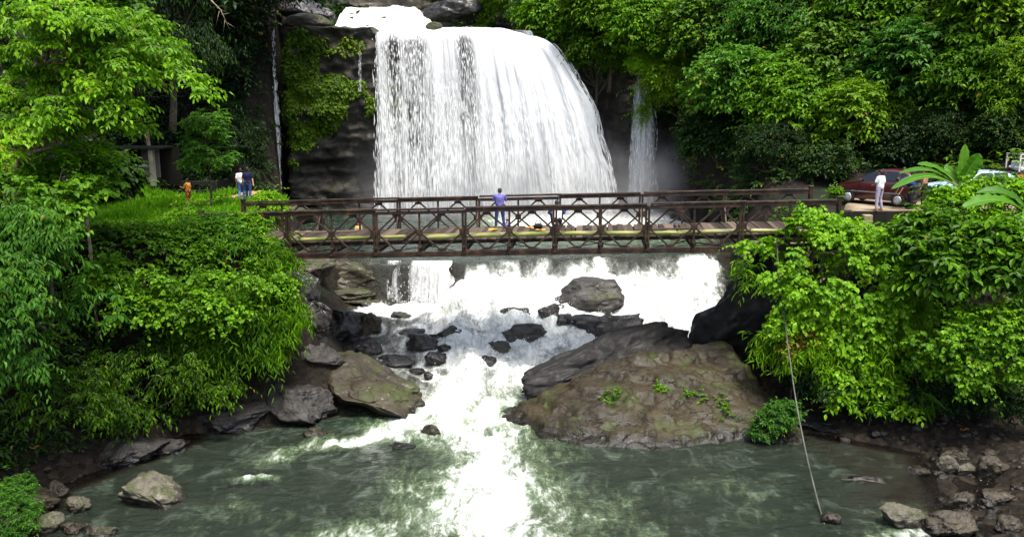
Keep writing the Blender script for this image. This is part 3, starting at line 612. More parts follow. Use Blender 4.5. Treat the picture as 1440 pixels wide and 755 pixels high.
class Leaves:
    def __init__(s, seed=0): s.V = []; s.F = []; s.T = []; s.n = 0; s.r = np.random.RandomState(seed)
    def add(s, P, D, N, L, W, kind, tint):
        V, F = leaf_mesh(P, D, N, L, W, kind); s.V.append(V); s.F.append(F+s.n); s.n += len(V)
        tt = np.clip(np.broadcast_to(tint, (len(P),)), 0, .95); tt = np.where(s.r.rand(len(P)) < .006, 1.2, tt); s.T.append(np.repeat(tt, 6))
    def sprays(s, P, D, ln, n, leaf, W, kind, droop=.3, tint=.5, up=.8, spread=.9, hang=.25, tv=.17, flip=1.):
        """twigs from P along D, each with n leaves set alternately along it"""
        r = s.r; m = len(P); D = nrm(D); ln = np.broadcast_to(ln, (m,)); tint = np.broadcast_to(tint, (m,))
        UP = np.array([0, 0, 1.]); side = nrm(np.cross(D, UP+.01)); t = (np.arange(n)+.6)/n
        t = t[None, :]+r.uniform(-.3, .3, (m, n))/n
        pos = P[:, None]+D[:, None]*(ln[:, None]*t)[..., None]-UP*(droop*ln[:, None]*t**2)[..., None]
        sg = np.where(np.arange(n) % 2, 1., -1.)*spread; sg = sg*(1-.75*(np.arange(n) == n-1))
        d = D[:, None]*.55+side[:, None]*sg[None, :, None]-UP*(hang+droop*t)[..., None]+r.normal(0, .22, (m, n, 3))
        N = UP*up+D[:, None]*(1-up)+r.normal(0, .28, (m, n, 3))
        Ls = leaf*r.uniform(.65, 1.2, (m, n))
        tt = tint[:, None]+r.normal(0, tv, (m, n))*.7+.1*t
        s.add(pos.reshape(-1, 3), d.reshape(-1, 3), N.reshape(-1, 3), Ls.ravel(), W, kind, tt.ravel())
    def build(s, name, mat, parent=None):
        return mk(name, np.concatenate(s.V), np.concatenate(s.F), mat, parent, False, {'tint': np.concatenate(s.T)})
def shell(ells, n, r, lo=.72, hi=1.02, zmin=-.45, front=.0):
    """n points on the outside of a union of ellipsoids, with outward directions"""
    C = np.array([e[0] for e in ells]); R = np.array([e[1] for e in ells]); A = (R[:, 0]*R[:, 2]+R[:, 1]*R[:, 2]+R[:, 0]*R[:, 1]); A = A/A.sum()
    P = []; O = []; tot = 0
    while tot < n:
        k = r.choice(len(ells), n*2, p=A); d = nrm(r.normal(0, 1, (n*2, 3)))
        ok = (d[:, 2] > zmin) & (r.rand(n*2) < np.where(d[:, 1] > 0, 1-front, 1))
        k, d = k[ok], d[ok]
        rad = r.uniform(lo, hi, len(k))**.7
        p = C[k]+R[k]*d*rad[:, None]*(1+.27*vnoise(d*2.3+k[:, None], 7))[:, None]
        inside = np.zeros(len(p), bool)
        for j in range(len(ells)): inside |= (j != k) & ((((p-C[j])/R[j])**2).sum(1) < .62)
        p = p[~inside]; o = nrm(d/R[k])[~inside]
        P.append(p); O.append(o); tot += len(p)
    return np.concatenate(P)[:n], np.concatenate(O)[:n]
def crown(lv, ells, ncl, rcl, ntw, nlf, leaf, W, kind, droop=.35, tint=.5, up=.75, upb=.35, hang=.25, front=.0, zmin=-.45, lo=.72, tv=.17, spread=.9, cut=-.45):
    r = lv.r; P, O = shell(ells, ncl, r, lo=lo, zmin=zmin, front=front)
    g = fbm(P*.45, 3, 19); k = g > cut; P, O, g = P[k], O[k], g[k]
    tc = tint+.16*g+r.normal(0, .07, len(P))
    Pm = np.repeat(P, ntw, 0); Om = np.repeat(O, ntw, 0)
    D = nrm(Om*.55+np.array([0, 0, upb])+r.normal(0, .62, Pm.shape)*np.array([1, 1, .55]))
    Pm = Pm-Om*rcl*.35+r.normal(0, .22, Pm.shape)*rcl
    stray = r.rand(len(Pm)) < .07; Pm = Pm+Om*(stray*rcl*r.uniform(.2, 1.1, len(Pm)))[:, None]
    lv.sprays(Pm, D, rcl*r.uniform(.6, 1.15, len(Pm))*np.where(stray, 1.6, 1), nlf, leaf, W, kind, droop, np.repeat(tc, ntw), up, spread, hang, tv)
    return P
def limbs(mb, base, ctr, ends, r0, n=7, seed=0, bend=.2):
    r = np.random.RandomState(seed); base = np.asarray(base, float); ctr = np.asarray(ctr, float)
    q = np.linspace(0, 1, 8)[:, None]; L = np.linalg.norm(ctr-base)
    tr = base+(ctr-base)*q+np.sin(q*math.pi)*r.normal(0, bend*.4, 3)*L*.3*np.array([1, 1, .2])
    mb.tube(tr, np.linspace(r0, r0*.5, 8), 9)
    for e in ends:
        s = tr[r.randint(3, 8)]; q = np.linspace(0, 1, 7)[:, None]; d = e-s
        pts = s+d*q+np.array([0, 0, 1])*np.sin(q*math.pi)*.14*np.linalg.norm(d)+np.sin(q*math.pi*2)*r.normal(0, .05, 3)*np.linalg.norm(d)
        mb.tube(pts, np.linspace(r0*.38, r0*.07, 7), 6)
def pe(px, py, y, rxp, rzp, ry=None):     # an ellipsoid seen at that place, at distance y, radii in metres from its size there
    c = at(px, py, y); s = y/1200*1.02; rx = rxp*s; return (c, np.array([rx, ry or (rx+rzp*s)*.45, rzp*s]))
def shrub(name, label, cat, ells, mat, ncl, rcl, ntw, nlf, leaf, W=.5, kind='broad', stem_r=.05, base=None, seed=0, group=None, part='foliage', nlimb=8, extra=None, bark='bark', **k):
    lo = min(e[0][2]-e[1][2] for e in ells); c0 = np.mean([e[0] for e in ells], 0)
    b = np.array(base if base is not None else (c0[0], c0[1]+.2, max(hz(c0[0], c0[1]+.2), lo-1.5))); b[2] -= .1
    root = empty(name, b); tag(root, label, cat, group)
    E = [(e[0]-b, e[1]) for e in ells]
    lv = Leaves(seed+100); P = crown(lv, E, ncl, rcl, ntw, nlf, leaf, W, kind, **k)
    if extra: extra(lv, E)
    lv.build(part, M[mat], root)
    mb = MB(); limbs(mb, (0, 0, 0), np.mean([e[0] for e in E], 0)*np.array([.7, .7, .9]), P[lv.r.choice(len(P), min(nlimb, len(P)))], stem_r, seed=seed)
    mb.build('trunk' if part == 'crown' else 'stems', M[bark], root, True)
    return root
# ---- the big layered tree at the left: boughs drawn one by one
def bough_tree():
    b = np.array([-17.6, 27.6, hz(-17.6, 27.6)]); root = empty('broadleaf_tree', b)
    tag(root, 'big bright green tree with layered boughs and pale branches at upper left', 'tree')
    r = np.random.RandomState(5); lv = Leaves(41); mb = MB()
    top = at(60, 60, 28)-b; q = np.linspace(0, 1, 9)[:, None]
    tr = q*top+np.sin(q*3)*np.array([.5, .2, 0]); mb.tube(tr, np.linspace(.26, .1, 9), 10)
    tips = [(292, 140), (298, 168), (262, 108), (240, 60), (285, 118), (225, 132), (190, 118), (170, 145), (245, 155), (205, 165), (150, 175), (110, 95), (75, 120), (130, 60), (165, 40), (60, 165),
            (95, 190), (180, 195), (30, 140), (20, 190), (120, 140), (215, 90), (255, 190), (60, 225), (130, 225), (175, 235), (35, 240), (200, 30), (100, 20), (60, 60), (205, 60), (170, 90),
            (100, 255), (70, 280), (25, 280), (140, 200), (235, 175), (275, 165), (180, 75), (150, 110), (240, 120), (110, 160), (40, 95), (50, 300), (20, 310), (230, 20), (250, 85), (20, 40), (60, 20), (30, 10), (90, 45), (140, 10), (10, 75), (45, 130), (5, 115), (115, 5), (15, 215), (85, 160)]
    for i, (px, py) in enumerate(tips):
        if px > 205 and py > 150: continue
        if px > 170 and py > 80: py -= 20; px -= 6
        if (px, py) in ((100, 255), (130, 225), (70, 280)): continue
        y = r.uniform(24.6, 28.5); e = at(px, py, y)-b
        s = tr[int(np.clip(np.argmin(np.abs(tr[:, 2]-(e[2]-.4)))+r.randint(-1, 1), 1, 8))]
        d = e-s; L = np.linalg.norm(d); q = np.linspace(0, 1, 14)[:, None]
        pts = s+d*q+np.array([0, 0, 1])*(np.sin(q*math.pi)*.16*L-.06*L*q**3)+np.sin(q*math.pi*2+i)*r.normal(0, .05, 3)*L
        mb.tube(pts, np.linspace(.075, .012, 14), 6)
        m = int(25+L*10); t = r.uniform(.35, 1., m)**.8; P = np.stack([np.interp(t*13, np.arange(14), pts[:, k]) for k in range(3)], 1)
        dd = nrm(d*np.array([1, 1, .15])); sd = np.cross(dd, [0, 0, 1.]); D = dd*.5+sd*r.choice([-1, 1], m)[:, None]*r.uniform(.3, 1.1, m)[:, None]+r.normal(0, .2, (m, 3))+np.array([0, 0, .12])
        lv.sprays(P, D, r.uniform(.4, .95, m), 7, .195, .5, 'broad', .3, .5+r.normal(0, .09), .85, .9, .45)
    mb.build('trunk', M['bark_pale'], root, True); lv.build('crown', M['leaf_mid'], root)
bough_tree()
shrub('creeper_tree', 'tree smothered in round leaved creeper in the top left corner', 'tree', [pe(50, 50, 31, 110, 90, 2), pe(120, 20, 32, 80, 60, 1.6), pe(10, 140, 30.5, 70, 70, 1.4)], 'leaf_mid', 420, .5, 7, 7, .17, .85, 'heart', .2, part='crown', seed=2, front=.6, tint=.42, hang=.5)
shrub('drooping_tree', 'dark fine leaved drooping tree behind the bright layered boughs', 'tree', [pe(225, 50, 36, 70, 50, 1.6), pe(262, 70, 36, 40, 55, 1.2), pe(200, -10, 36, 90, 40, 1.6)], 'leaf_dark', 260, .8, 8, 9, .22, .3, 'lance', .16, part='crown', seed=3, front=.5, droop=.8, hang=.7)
shrub('vine_shrub', 'vine draped shrub at the left edge below the layered boughs', 'shrub', [pe(40, 285, 24.5, 80, 55, 1.2), pe(95, 250, 26, 60, 40, 1.), pe(30, 340, 23.5, 60, 40, 1.)], 'leaf_mid', 260, .4, 7, 6, .17, .7, 'heart', .06, seed=4, front=.5)
shrub('broadleaf_shrub', 'dark shrub with large drooping leaves beside the hut', 'shrub', [pe(140, 255, 41, 46, 30, 1.2), pe(110, 275, 39, 36, 26, 1)], 'leaf_dark', 90, .7, 7, 5, .5, .5, 'broad', .06, seed=5, tint=.7)
shrub('compound_leaf_shrub', 'shrub with long hanging compound leaves on the near left bank', 'shrub', [pe(40, 430, 21.8, 95, 90, 1.4), pe(110, 410, 22.4, 60, 95, 1.1), pe(20, 340, 22.6, 80, 55, 1.2), pe(75, 490, 22, 80, 50, 1.2)], 'leaf_cool', 400, .55, 5, 9, .19, .34, 'broad', .04, base=(-15.4, 24.6, 2.2), seed=6, front=.7, droop=.7, hang=.75, spread=.8, tint=.52, tv=.1)
shrub('creeper_shrub', 'bright bush overgrown with small round leaves below the grass slope', 'shrub', [pe(180, 372, 27.6, 46, 26, 1), pe(235, 384, 27.4, 52, 30, 1.1), pe(292, 368, 28.6, 44, 26, 1), pe(330, 388, 28.2, 50, 32, 1), pe(255, 425, 27.0, 52, 26, .9), pe(372, 402, 29.0, 34, 36, .9), pe(195, 436, 26.6, 40, 30, .8), pe(312, 448, 27.6, 44, 28, .8), pe(150, 400, 27, 34, 28, .8)], 'leaf_lime', 560, .38, 8, 6, .115, .9, 'heart', .07, seed=7, front=.6, tint=.47, tv=.18, upb=.2, cut=-.2)
shrub('bamboo_clump', 'bamboo clump with hanging narrow leaves over the left shore rocks', 'bamboo', [pe(345, 470, 28.6, 60, 72, 1.1), pe(378, 440, 29.4, 42, 60, 1), pe(290, 490, 28, 50, 55, 1.), pe(392, 380, 30.4, 26, 36, .8)], 'leaf_mid', 300, .6, 6, 7, .3, .15, 'lance', .04, seed=8, front=.6, droop=.6, hang=.42, tint=.42, nlimb=24, spread=1.1, tv=.24, upb=.2)
shrub('feathery_shrub', 'feathery grey green shrub at the left bridge end', 'shrub', [pe(300, 335, 30.8, 55, 30, .9), pe(350, 345, 31.2, 30, 34, .6), pe(262, 342, 31.5, 28, 18, .6)], 'leaf_cool', 170, .45, 7, 8, .24, .16, 'lance', .04, seed=9, front=.5, tint=.45)
shrub('dark_undershrub', 'dark leafy shrub in the hollow above the left waterline', 'shrub', [pe(200, 520, 26.5, 90, 50, 1.2), pe(80, 560, 24.5, 90, 50, 1.2), pe(290, 540, 27.2, 50, 36, .9), pe(150, 580, 25.6, 70, 30, .8)], 'leaf_far', 260, .4, 6, 6, .17, .32, 'broad', .03, seed=10, tint=.25, front=.5, droop=.7, hang=.6)
shrub('rounded_shrub', 'low rounded shrub at the edge of the grass beside the sapling', 'shrub', [pe(262, 312, 33.5, 26, 17, .7), pe(240, 320, 33.2, 18, 13, .5)], 'leaf_mid', 90, .4, 6, 6, .16, .55, 'broad', .04, seed=11, tint=.45)
shrub('bright_shrub', 'lime green shrub beside the walking man at the bridge end', 'shrub', [pe(376, 284, 41.5, 15, 18, .7), pe(362, 308, 38.5, 18, 14, .6), pe(386, 300, 40.5, 18, 16, .7)], 'leaf_lime', 130, .35, 6, 6, .15, .5, 'broad', .03, seed=12, tint=.55)
shrub('tall_weed_shrub', 'bright creeper draped over the left end of the railing', 'shrub', [pe(340, 318, 31.2, 22, 18, .4), pe(356, 330, 31.0, 16, 22, .4)], 'leaf_mid', 70, .3, 6, 6, .13, .6, 'heart', .02, seed=13)
shrub('corner_plant', 'small dark ferny plant in the bottom left corner', 'plant', [pe(10, 722, 19.6, 46, 32, .6), pe(20, 690, 20.2, 30, 20, .5), pe(2, 745, 19.2, 40, 26, .5)], 'leaf_cool', 160, .22, 6, 7, .11, .24, 'lance', .015, seed=14, tint=.4, base=(-12.4, 19.9, 0.1))
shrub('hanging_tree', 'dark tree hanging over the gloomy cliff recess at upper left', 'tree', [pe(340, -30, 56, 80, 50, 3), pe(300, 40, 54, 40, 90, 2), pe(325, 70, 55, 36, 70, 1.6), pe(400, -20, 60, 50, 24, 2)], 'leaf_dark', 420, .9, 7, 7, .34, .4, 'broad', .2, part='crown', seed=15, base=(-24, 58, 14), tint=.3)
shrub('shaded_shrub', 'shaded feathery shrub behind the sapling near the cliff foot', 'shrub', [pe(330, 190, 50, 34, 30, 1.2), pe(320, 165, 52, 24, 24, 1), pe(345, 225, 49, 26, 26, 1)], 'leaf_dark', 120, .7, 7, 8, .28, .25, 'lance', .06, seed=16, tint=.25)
# ---- the sapling with feather leaves
def sapling():
    p = at(297, 300, 38.5); b = np.array([p[0], 38.5, hz(p[0], 38.5)]); root = empty('sapling', b); tag(root, 'slender sapling with feathery compound leaves beside the left path', 'sapling')
    mb = MB(); lv = Leaves(71); r = lv.r; Hh_ = at(297, 168, 38.5)[2]-b[2]
    q = np.linspace(0, 1, 10); st = np.stack([.06*np.sin(q*5), .05*np.cos(q*4), q*Hh_], 1); mb.tube(st, np.linspace(.06, .015, 10), 8)
    for i in range(64):
        h = r.uniform(.3, 1.)**.8; s = np.array([0, 0, h*Hh_]); a = r.rand()*6.283; L = (1.35-.75*h)*r.uniform(.75, 1.1)
        D = np.array([math.cos(a), math.sin(a), .25+.5*h]); e = s+nrm(D)*L; mb.tube([s, (s+e)/2+[0, 0, .06], e], [.014, .01, .005], 5)
        for k in range(5):
            f = .35+.65*k/4; P = s+(e-s)*f
            D2 = nrm(D)+np.array([math.cos(a+1.57), math.sin(a+1.57), 0])*(0 if k == 4 else (-1)**k)*.9
            lv.sprays(P[None], (D2+[0, 0, .1])[None], .66, 13, .2, .38, 'broad', .45, .62+r.normal(0, .1), .9, 1., .12, .1)
    mb.build('trunk', M['bark'], root, True); lv.build('crown', M['leaf_cool'], root)
sapling()
# ---- right bank
shrub('creeper_bush', 'big bright bush blanketed in creeper at the right end of the bridge', 'bush', [pe(1130, 345, 29.6, 70, 40, 1.2), pe(1165, 400, 28.9, 90, 70, 1.4), pe(1215, 375, 29.6, 75, 50, 1.3), pe(1210, 460, 28.3, 75, 60, 1.1), pe(1130, 325, 29.6, 46, 28, .8), pe(1155, 350, 28.8, 66, 36, .9), pe(1110, 385, 28.9, 50, 40, .8), pe(1180, 335, 29.6, 40, 28, .8), pe(1130, 450, 28.6, 48, 50, .9), pe(1250, 430, 29, 50, 50, 1.), pe(1200, 530, 27.8, 60, 36, .7)], 'leaf_lime', 1150, .34, 8, 6, .125, .95, 'heart', .09, seed=21, front=.75, tint=.5, upb=.05, up=.7, hang=.55, tv=.12, spread=.7)
shrub('bamboo_clump', 'bamboo sprays with narrow drooping leaves on the left flank of the creeper bush', 'bamboo', [pe(1080, 400, 29.4, 32, 40, .5), pe(1058, 390, 29.6, 24, 34, .4), pe(1090, 480, 28.6, 26, 46, .5), pe(1150, 500, 27.9, 50, 34, .6), pe(1230, 500, 27.8, 50, 40, .6)], 'leaf_mid', 170, .55, 5, 7, .28, .15, 'lance', .03, seed=22, front=.5, droop=.6, hang=.4, tint=.6, tv=.22, spread=1.1)
shrub('lime_climber', 'pale lime climber leaves hanging in front of the bamboo sprays', 'climber', [pe(1128, 485, 27.9, 24, 26, .3)], 'leaf_lime', 46, .3, 6, 6, .12, .8, 'heart', .02, seed=23, tint=.85)
shrub('broadleaf_sprig', 'leafy branch drooping over the dark right shore', 'shrub', [pe(1190, 565, 27.2, 26, 20, .3), pe(1262, 575, 27.0, 34, 20, .4), pe(1230, 545, 27.4, 50, 18, .4)], 'leaf_lime', 70, .35, 5, 5, .2, .5, 'broad', .03, seed=24, tint=.45)
shrub('large_leaf_bush', 'tall bush with large glossy leaves above the right shore stones', 'bush', [pe(1340, 380, 27.0, 60, 60, 1.2), pe(1410, 370, 26.6, 60, 70, 1.2), pe(1300, 340, 28.0, 44, 40, 1.)], 'leaf_mid', 260, .5, 6, 6, .3, .52, 'broad', .05, base=(15.5, 29.6, 3), seed=25, front=.7, tint=.42)
shrub('trailing_creeper', 'curtain of small round leaves trailing to the right shore', 'creeper', [pe(1300, 500, 27, 50, 40, .8), pe(1350, 470, 26.2, 70, 44, .8), pe(1410, 490, 25.6, 50, 70, .8), pe(1370, 530, 25.8, 44, 36, .6)], 'leaf_mid', 420, .4, 6, 7, .12, .9, 'heart', .03, base=(16.8, 29.2, 3), seed=26, front=.7, tint=.66, hang=.6)
shrub('roadside_bush', 'bright leafy bush in front of the pale blue car', 'bush', [pe(1400, 285, 31.5, 60, 32, .8), pe(1345, 290, 31.5, 44, 30, .8), pe(1320, 345, 30.2, 30, 26, .7), pe(1440, 275, 31.8, 40, 26, .8)], 'leaf_lime', 260, .4, 6, 6, .19, .55, 'broad', .05, seed=27, tint=.42)
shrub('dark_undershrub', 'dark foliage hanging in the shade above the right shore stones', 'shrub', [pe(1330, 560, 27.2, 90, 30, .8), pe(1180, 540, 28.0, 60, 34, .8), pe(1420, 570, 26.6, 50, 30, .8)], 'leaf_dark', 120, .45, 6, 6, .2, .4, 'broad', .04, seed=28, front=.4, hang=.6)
shrub('small_bush', 'small dark green bush growing at the right foot of the huge slab', 'bush', [pe(1090, 592, 26.9, 24, 24, .45), pe(1072, 606, 26.8, 16, 14, .35), pe(1108, 580, 26.9, 18, 22, .35)], 'leaf_cool', 120, .25, 6, 7, .11, .45, 'broad', .02, seed=29, tint=.4, base=(8.55, 26.9, .3))
shrub('weed_patch', 'fresh green weeds at the road edge by the car bonnet', 'weeds', [pe(1176, 272, 38.2, 9, 9, .3)], 'leaf_lime', 24, .25, 6, 5, .16, .4, 'lance', .015, seed=30)
def slab_plant(px, py, wp, label, seed, mat='leaf_mid'):
    p = hit(px, py, slab_h); s = p[1]/1200; root = empty('rock_weed', p); tag(root, label, 'weed')
    lv = Leaves(seed); m = 26; P = np.stack([lv.r.uniform(-.5, .5, m)*wp*s, lv.r.uniform(-.2, .2, m), np.full(m, .0)], 1)
    P[:, 2] = [slab_h(p[0]+a, p[1]+b)-p[2] for a, b in P[:, :2]]
    lv.sprays(P, np.stack([lv.r.normal(0, .6, m), lv.r.normal(-.2, .5, m), np.full(m, .8)], 1), .22, 6, .1, .5, 'broad', .3, .5); lv.build('foliage', M[mat], root)
slab_plant(990, 555, 62, 'widest weed patch on the huge brown slab', 31)
slab_plant(858, 562, 26, 'sparse weed tuft on the left part of the huge slab', 32)
slab_plant(930, 545, 14, 'single small weed tuft in the middle of the huge slab', 33)
slab_plant(1020, 575, 12, 'tiny weed tuft below the widest patch on the slab', 34)
def drooping_grass(px, py, y, label, seed):
    c = at(px, py, y); root = empty('grass_tuft', c); tag(root, label, 'grass tuft'); lv = Leaves(seed); m = 46
    D = np.stack([lv.r.normal(.2, .5, m), lv.r.normal(-.5, .4, m), lv.r.uniform(-.5, .5, m)], 1)
    lv.add(lv.r.normal(0, .12, (m, 3)), nrm(D+[0, 0, -.6]), np.tile([0, -.3, 1.], (m, 1)), lv.r.uniform(.5, 1.0, m), .035, 'lance', .6+lv.r.normal(0, .1, m)); lv.build('blades', M['leaf_mid'], root)
    mb = MB(); mb.tube([(0, .1, -.1), (.0, .9, .5)], [.02, .03], 5); mb.build('stem', M['bark'], root)
drooping_grass(1300, 555, 26.9, 'tuft of long drooping grass blades hanging over the right shore', 35)
# ---- hillside forest: a few crowns grown once, then copied
PROTO = []
for i, (mat, leaf, W, kind, dr) in enumerate((('leaf_far', .36, .5, 'broad', .35), ('leaf_far', .3, .36, 'broad', .6), ('leaf_mid', .34, .5, 'broad', .4), ('leaf_far', .26, .75, 'heart', .5))):
    r = np.random.RandomState(300+i); E = [(np.array([0, 0, 0.]), np.array([3.6, 2.6, 3.4]))]+[(np.append(r.uniform(-2.6, 2.6, 2)*[1, .5], r.uniform(-2.4, 2.2)), r.uniform(1.3, 2.1, 3)) for _ in range(6)]
    lv = Leaves(310+i); P = crown(lv, E, 400, .8, 7, 6, leaf, W, kind, dr, .46, front=.35, tv=.15, cut=-.3, lo=.6, hang=.35); cm = lv.build('crown', M[mat])
    mb = MB(); limbs(mb, (0, 1.6, -7), (0, .5, 0), P[r.choice(len(P), 12)], .22, seed=i); tm = mb.build('trunk', M['bark'], None, True)
    PROTO.append((cm.data, tm.data)); bpy.data.objects.remove(cm); bpy.data.objects.remove(tm)
def hill_tree(px, py, y, rp, k, label, name='hillside_tree', mat=None, sz=1.):
    h = hit(px, py, hterr); y = min(y, h[1]-1.0); c = at(px, py, y)
    if 1.6 < c[2] < 16.3: y = min(y, float(cliff_y(c[0], c[2]))-1.0)
    c = at(px, py, y); s = rp*y/1200/3.7; root = empty(name, c, random.uniform(-.5, .5)); root.scale = (s, s, s*sz); tag(root, label, 'tree', 'trees on the forested hillside')
    cd, td = PROTO[k]
    if mat:
        key = (k, mat)
        if key not in RECOL: RECOL[key] = cd.copy(); RECOL[key].materials[0] = M[mat]
        cd = RECOL[key]
    link(bpy.data.objects.new('crown', cd), root); link(bpy.data.objects.new('trunk', td), root)
RECOL = {}
for a in (
    (640, -34, 74, 70, 0, 'distant tree above the brown boulder at the head of the stream'), (735, -10, 68, 62, 1, 'dark tree right behind the middle of the fall lip'), (560, -46, 80, 70, 2, 'distant tree over the bare earth bank at top centre'),
    (780, 22, 64.5, 56, 2, 'bushy tree overhanging the right shoulder of the broad waterfall'), (838, 78, 63, 52, 1, 'tree hanging down the cliff between the broad and narrow falls'),
    (905, 36, 60, 58, 2, 'lime bright tree right above the narrow waterfall', 'leaf_lime'), (850, 10, 62, 60, 0, 'green tree at the top left of the lime bright one'), (905, 92, 59.6, 22, 2, 'lime leaf cluster dangling at the head of the narrow waterfall', 'leaf_lime'),
    (968, 120, 60, 66, 1, 'dark green tree just right of the narrow waterfall head'), (1012, 40, 61, 72, 3, 'creeper covered tree above the dark green one at top'), (1046, 128, 57, 72, 0, 'rounded tree on the slope over the leaning grey rock', 'leaf_cool'),
    (1100, 40, 57, 80, 1, 'tall tree on the slope above the right bridge end', 'leaf_cool'), (1122, 150, 54.5, 74, 2, 'mid slope bright tree above the bare sloping rock'), (1180, 90, 54, 76, 3, 'creeper covered tree up the slope from the maroon car'),
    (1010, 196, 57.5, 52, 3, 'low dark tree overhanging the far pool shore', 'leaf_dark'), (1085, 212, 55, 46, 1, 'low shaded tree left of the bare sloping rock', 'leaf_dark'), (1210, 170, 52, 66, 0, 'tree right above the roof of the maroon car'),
    (1240, 20, 54, 84, 2, 'bright tree high on the slope above the maroon car'), (1290, 104, 50, 84, 0, 'big tree above the upright banana leaves', 'leaf_cool'), (1325, 10, 51, 80, 3, 'creeper clad tree at the top of the slope over the banana plant'),
    (1375, 116, 47, 78, 2, 'bright big leaved tree above the white truck', 'leaf_mid'), (1410, 16, 47, 84, 0, 'tree in the top right corner'), (1450, 110, 45, 70, 1, 'tree at the right edge overhanging the truck cage'), (1330, 190, 49, 48, 1, 'shaded low tree behind the upright banana leaves', 'leaf_dark'),
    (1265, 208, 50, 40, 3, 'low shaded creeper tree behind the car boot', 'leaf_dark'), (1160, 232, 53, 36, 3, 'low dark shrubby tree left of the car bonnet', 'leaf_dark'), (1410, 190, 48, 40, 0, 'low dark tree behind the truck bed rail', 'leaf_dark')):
    hill_tree(*a[:6], mat=a[6] if len(a) > 6 else None)
for i, (px, py, y, rp, k) in enumerate(((120, -60, 44, 110, 3), (20, -40, 42, 110, 1), (240, -70, 50, 90, 0))):
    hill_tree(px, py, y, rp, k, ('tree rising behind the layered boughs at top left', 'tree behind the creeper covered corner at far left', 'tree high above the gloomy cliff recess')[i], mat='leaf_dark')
# ---- ground cover
def cover(name, n, region, mat, leaf, W, kind, ln, nlf, seed, tint=.45, lift=.25):
    lv = Leaves(seed); P = []
    while len(P) < n:
        x, y = region(lv.r); P.append((x, y))
    P = np.array(P); Zt = hterr(P[:, 0], P[:, 1]); e = .3
    gxn = (hterr(P[:, 0]+e, P[:, 1])-Zt)/e; gyn = (hterr(P[:, 0], P[:, 1]+e)-Zt)/e
    Nn = nrm(np.stack([-gxn, -gyn, np.ones_like(gxn)], 1)); ok = Zt > zw(P[:, 0], P[:, 1])+.7
    P3 = np.stack([P[:, 0], P[:, 1], Zt], 1)[ok]+Nn[ok]*lift*lv.r.rand(ok.sum(), 1); Nn = Nn[ok]
    lv.sprays(P3, Nn+[0, 0, .4]+lv.r.normal(0, .5, P3.shape), ln*lv.r.uniform(.6, 1.3, len(P3)), nlf, leaf, W, kind, .5, tint+.14*fbm(P3*.3, 3, 5), .8)
    tag(lv.build(name, M[mat]), kind='stuff')
onroad = lambda x, y: (12.2 < x < 34 and 33 < y < 46)
onpath = lambda x, y: (-21 < x < -10 and 30.6 < y < 47)
def reg_l(r):
    while 1:
        x, y = r.uniform(-34, -7.5), r.uniform(17, 64)
        if not onpath(x, y) and y < 30+max(0, -x-9)*6: return x, y
def reg_r(r):
    while 1:
        x, y = r.uniform(9.5, 40), r.uniform(25, 68)
        if not onroad(x, y) and not (y > 42 and x < 12): return x, y
def reg_far_left(r):
    while 1:
        x, y = r.uniform(-32, -14.5), r.uniform(17, 46)
        if x < -21.5 or (y < 30 and x < -15.5): return x, y
cover('undergrowth', 3800, reg_l, 'leaf_dark', .26, .5, 'broad', .55, 7, 201, .55)
cover('undergrowth', 9500, reg_r, 'leaf_dark', .3, .5, 'broad', .6, 7, 202, .62)
cover('undergrowth', 2200, lambda r: (r.uniform(-34, 40), r.uniform(67, 96)), 'leaf_dark', .5, .5, 'broad', 1.1, 7, 203, .6, .8)
cover('undergrowth', 1500, lambda r: (r.uniform(10.5, 16.5), r.uniform(28, 32.6)), 'leaf_mid', .16, .6, 'broad', .4, 7, 204, .45)
cover('undergrowth', 2000, lambda r: (r.uniform(-19, -9.6), r.uniform(25.5, 30.0)), 'leaf_mid', .16, .6, 'broad', .4, 7, 205, .4)
cover('undergrowth', 3000, lambda r: (r.uniform(-25, -17.3), r.uniform(48.5, 65.5)), 'leaf_dark', .3, .45, 'broad', .7, 7, 207, .2)
cover('undergrowth', 2200, lambda r: (r.uniform(-17, -10.4), r.uniform(28, 31.4)), 'leaf_mid', .15, .6, 'broad', .45, 7, 213, .45, .4)
cover('undergrowth', 1500, lambda r: (r.uniform(-17, -11.3), r.uniform(22, 29.5)), 'leaf_dark', .16, .4, 'broad', .4, 7, 209, .5)
cover('undergrowth', 3000, reg_far_left, 'leaf_far', .24, .5, 'broad', .7, 7, 210, .5, .5)
cover('undergrowth', 3000, lambda r: (r.uniform(18.5, 36), r.uniform(22, 34)), 'leaf_far', .24, .5, 'broad', .7, 7, 211, .5, .5)
cover('undergrowth', 2500, lambda r: (r.uniform(22, 40), r.uniform(42, 66)), 'leaf_far', .34, .5, 'broad', 1., 7, 212, .5, .6)
lv = Leaves(206); n_ = 3600; xs_ = lv.r.uniform(9.5, 36, n_); zs_ = lv.r.uniform(7.2, 16.3, n_); P = np.stack([xs_, cliff_y(xs_, zs_)-.1, zs_], 1)
P = P[(fbm(P*.35, 3, 12) > -.35) & ((P[:, 0] > 13) | (P[:, 2] > 10))]
lv.sprays(P, np.array([0, -.8, .4])+lv.r.normal(0, .4, P.shape), .6, 7, .3, .5, 'broad', .7, .62, .7, .9, .5); tag(lv.build('undergrowth', M['leaf_dark']), kind='stuff')
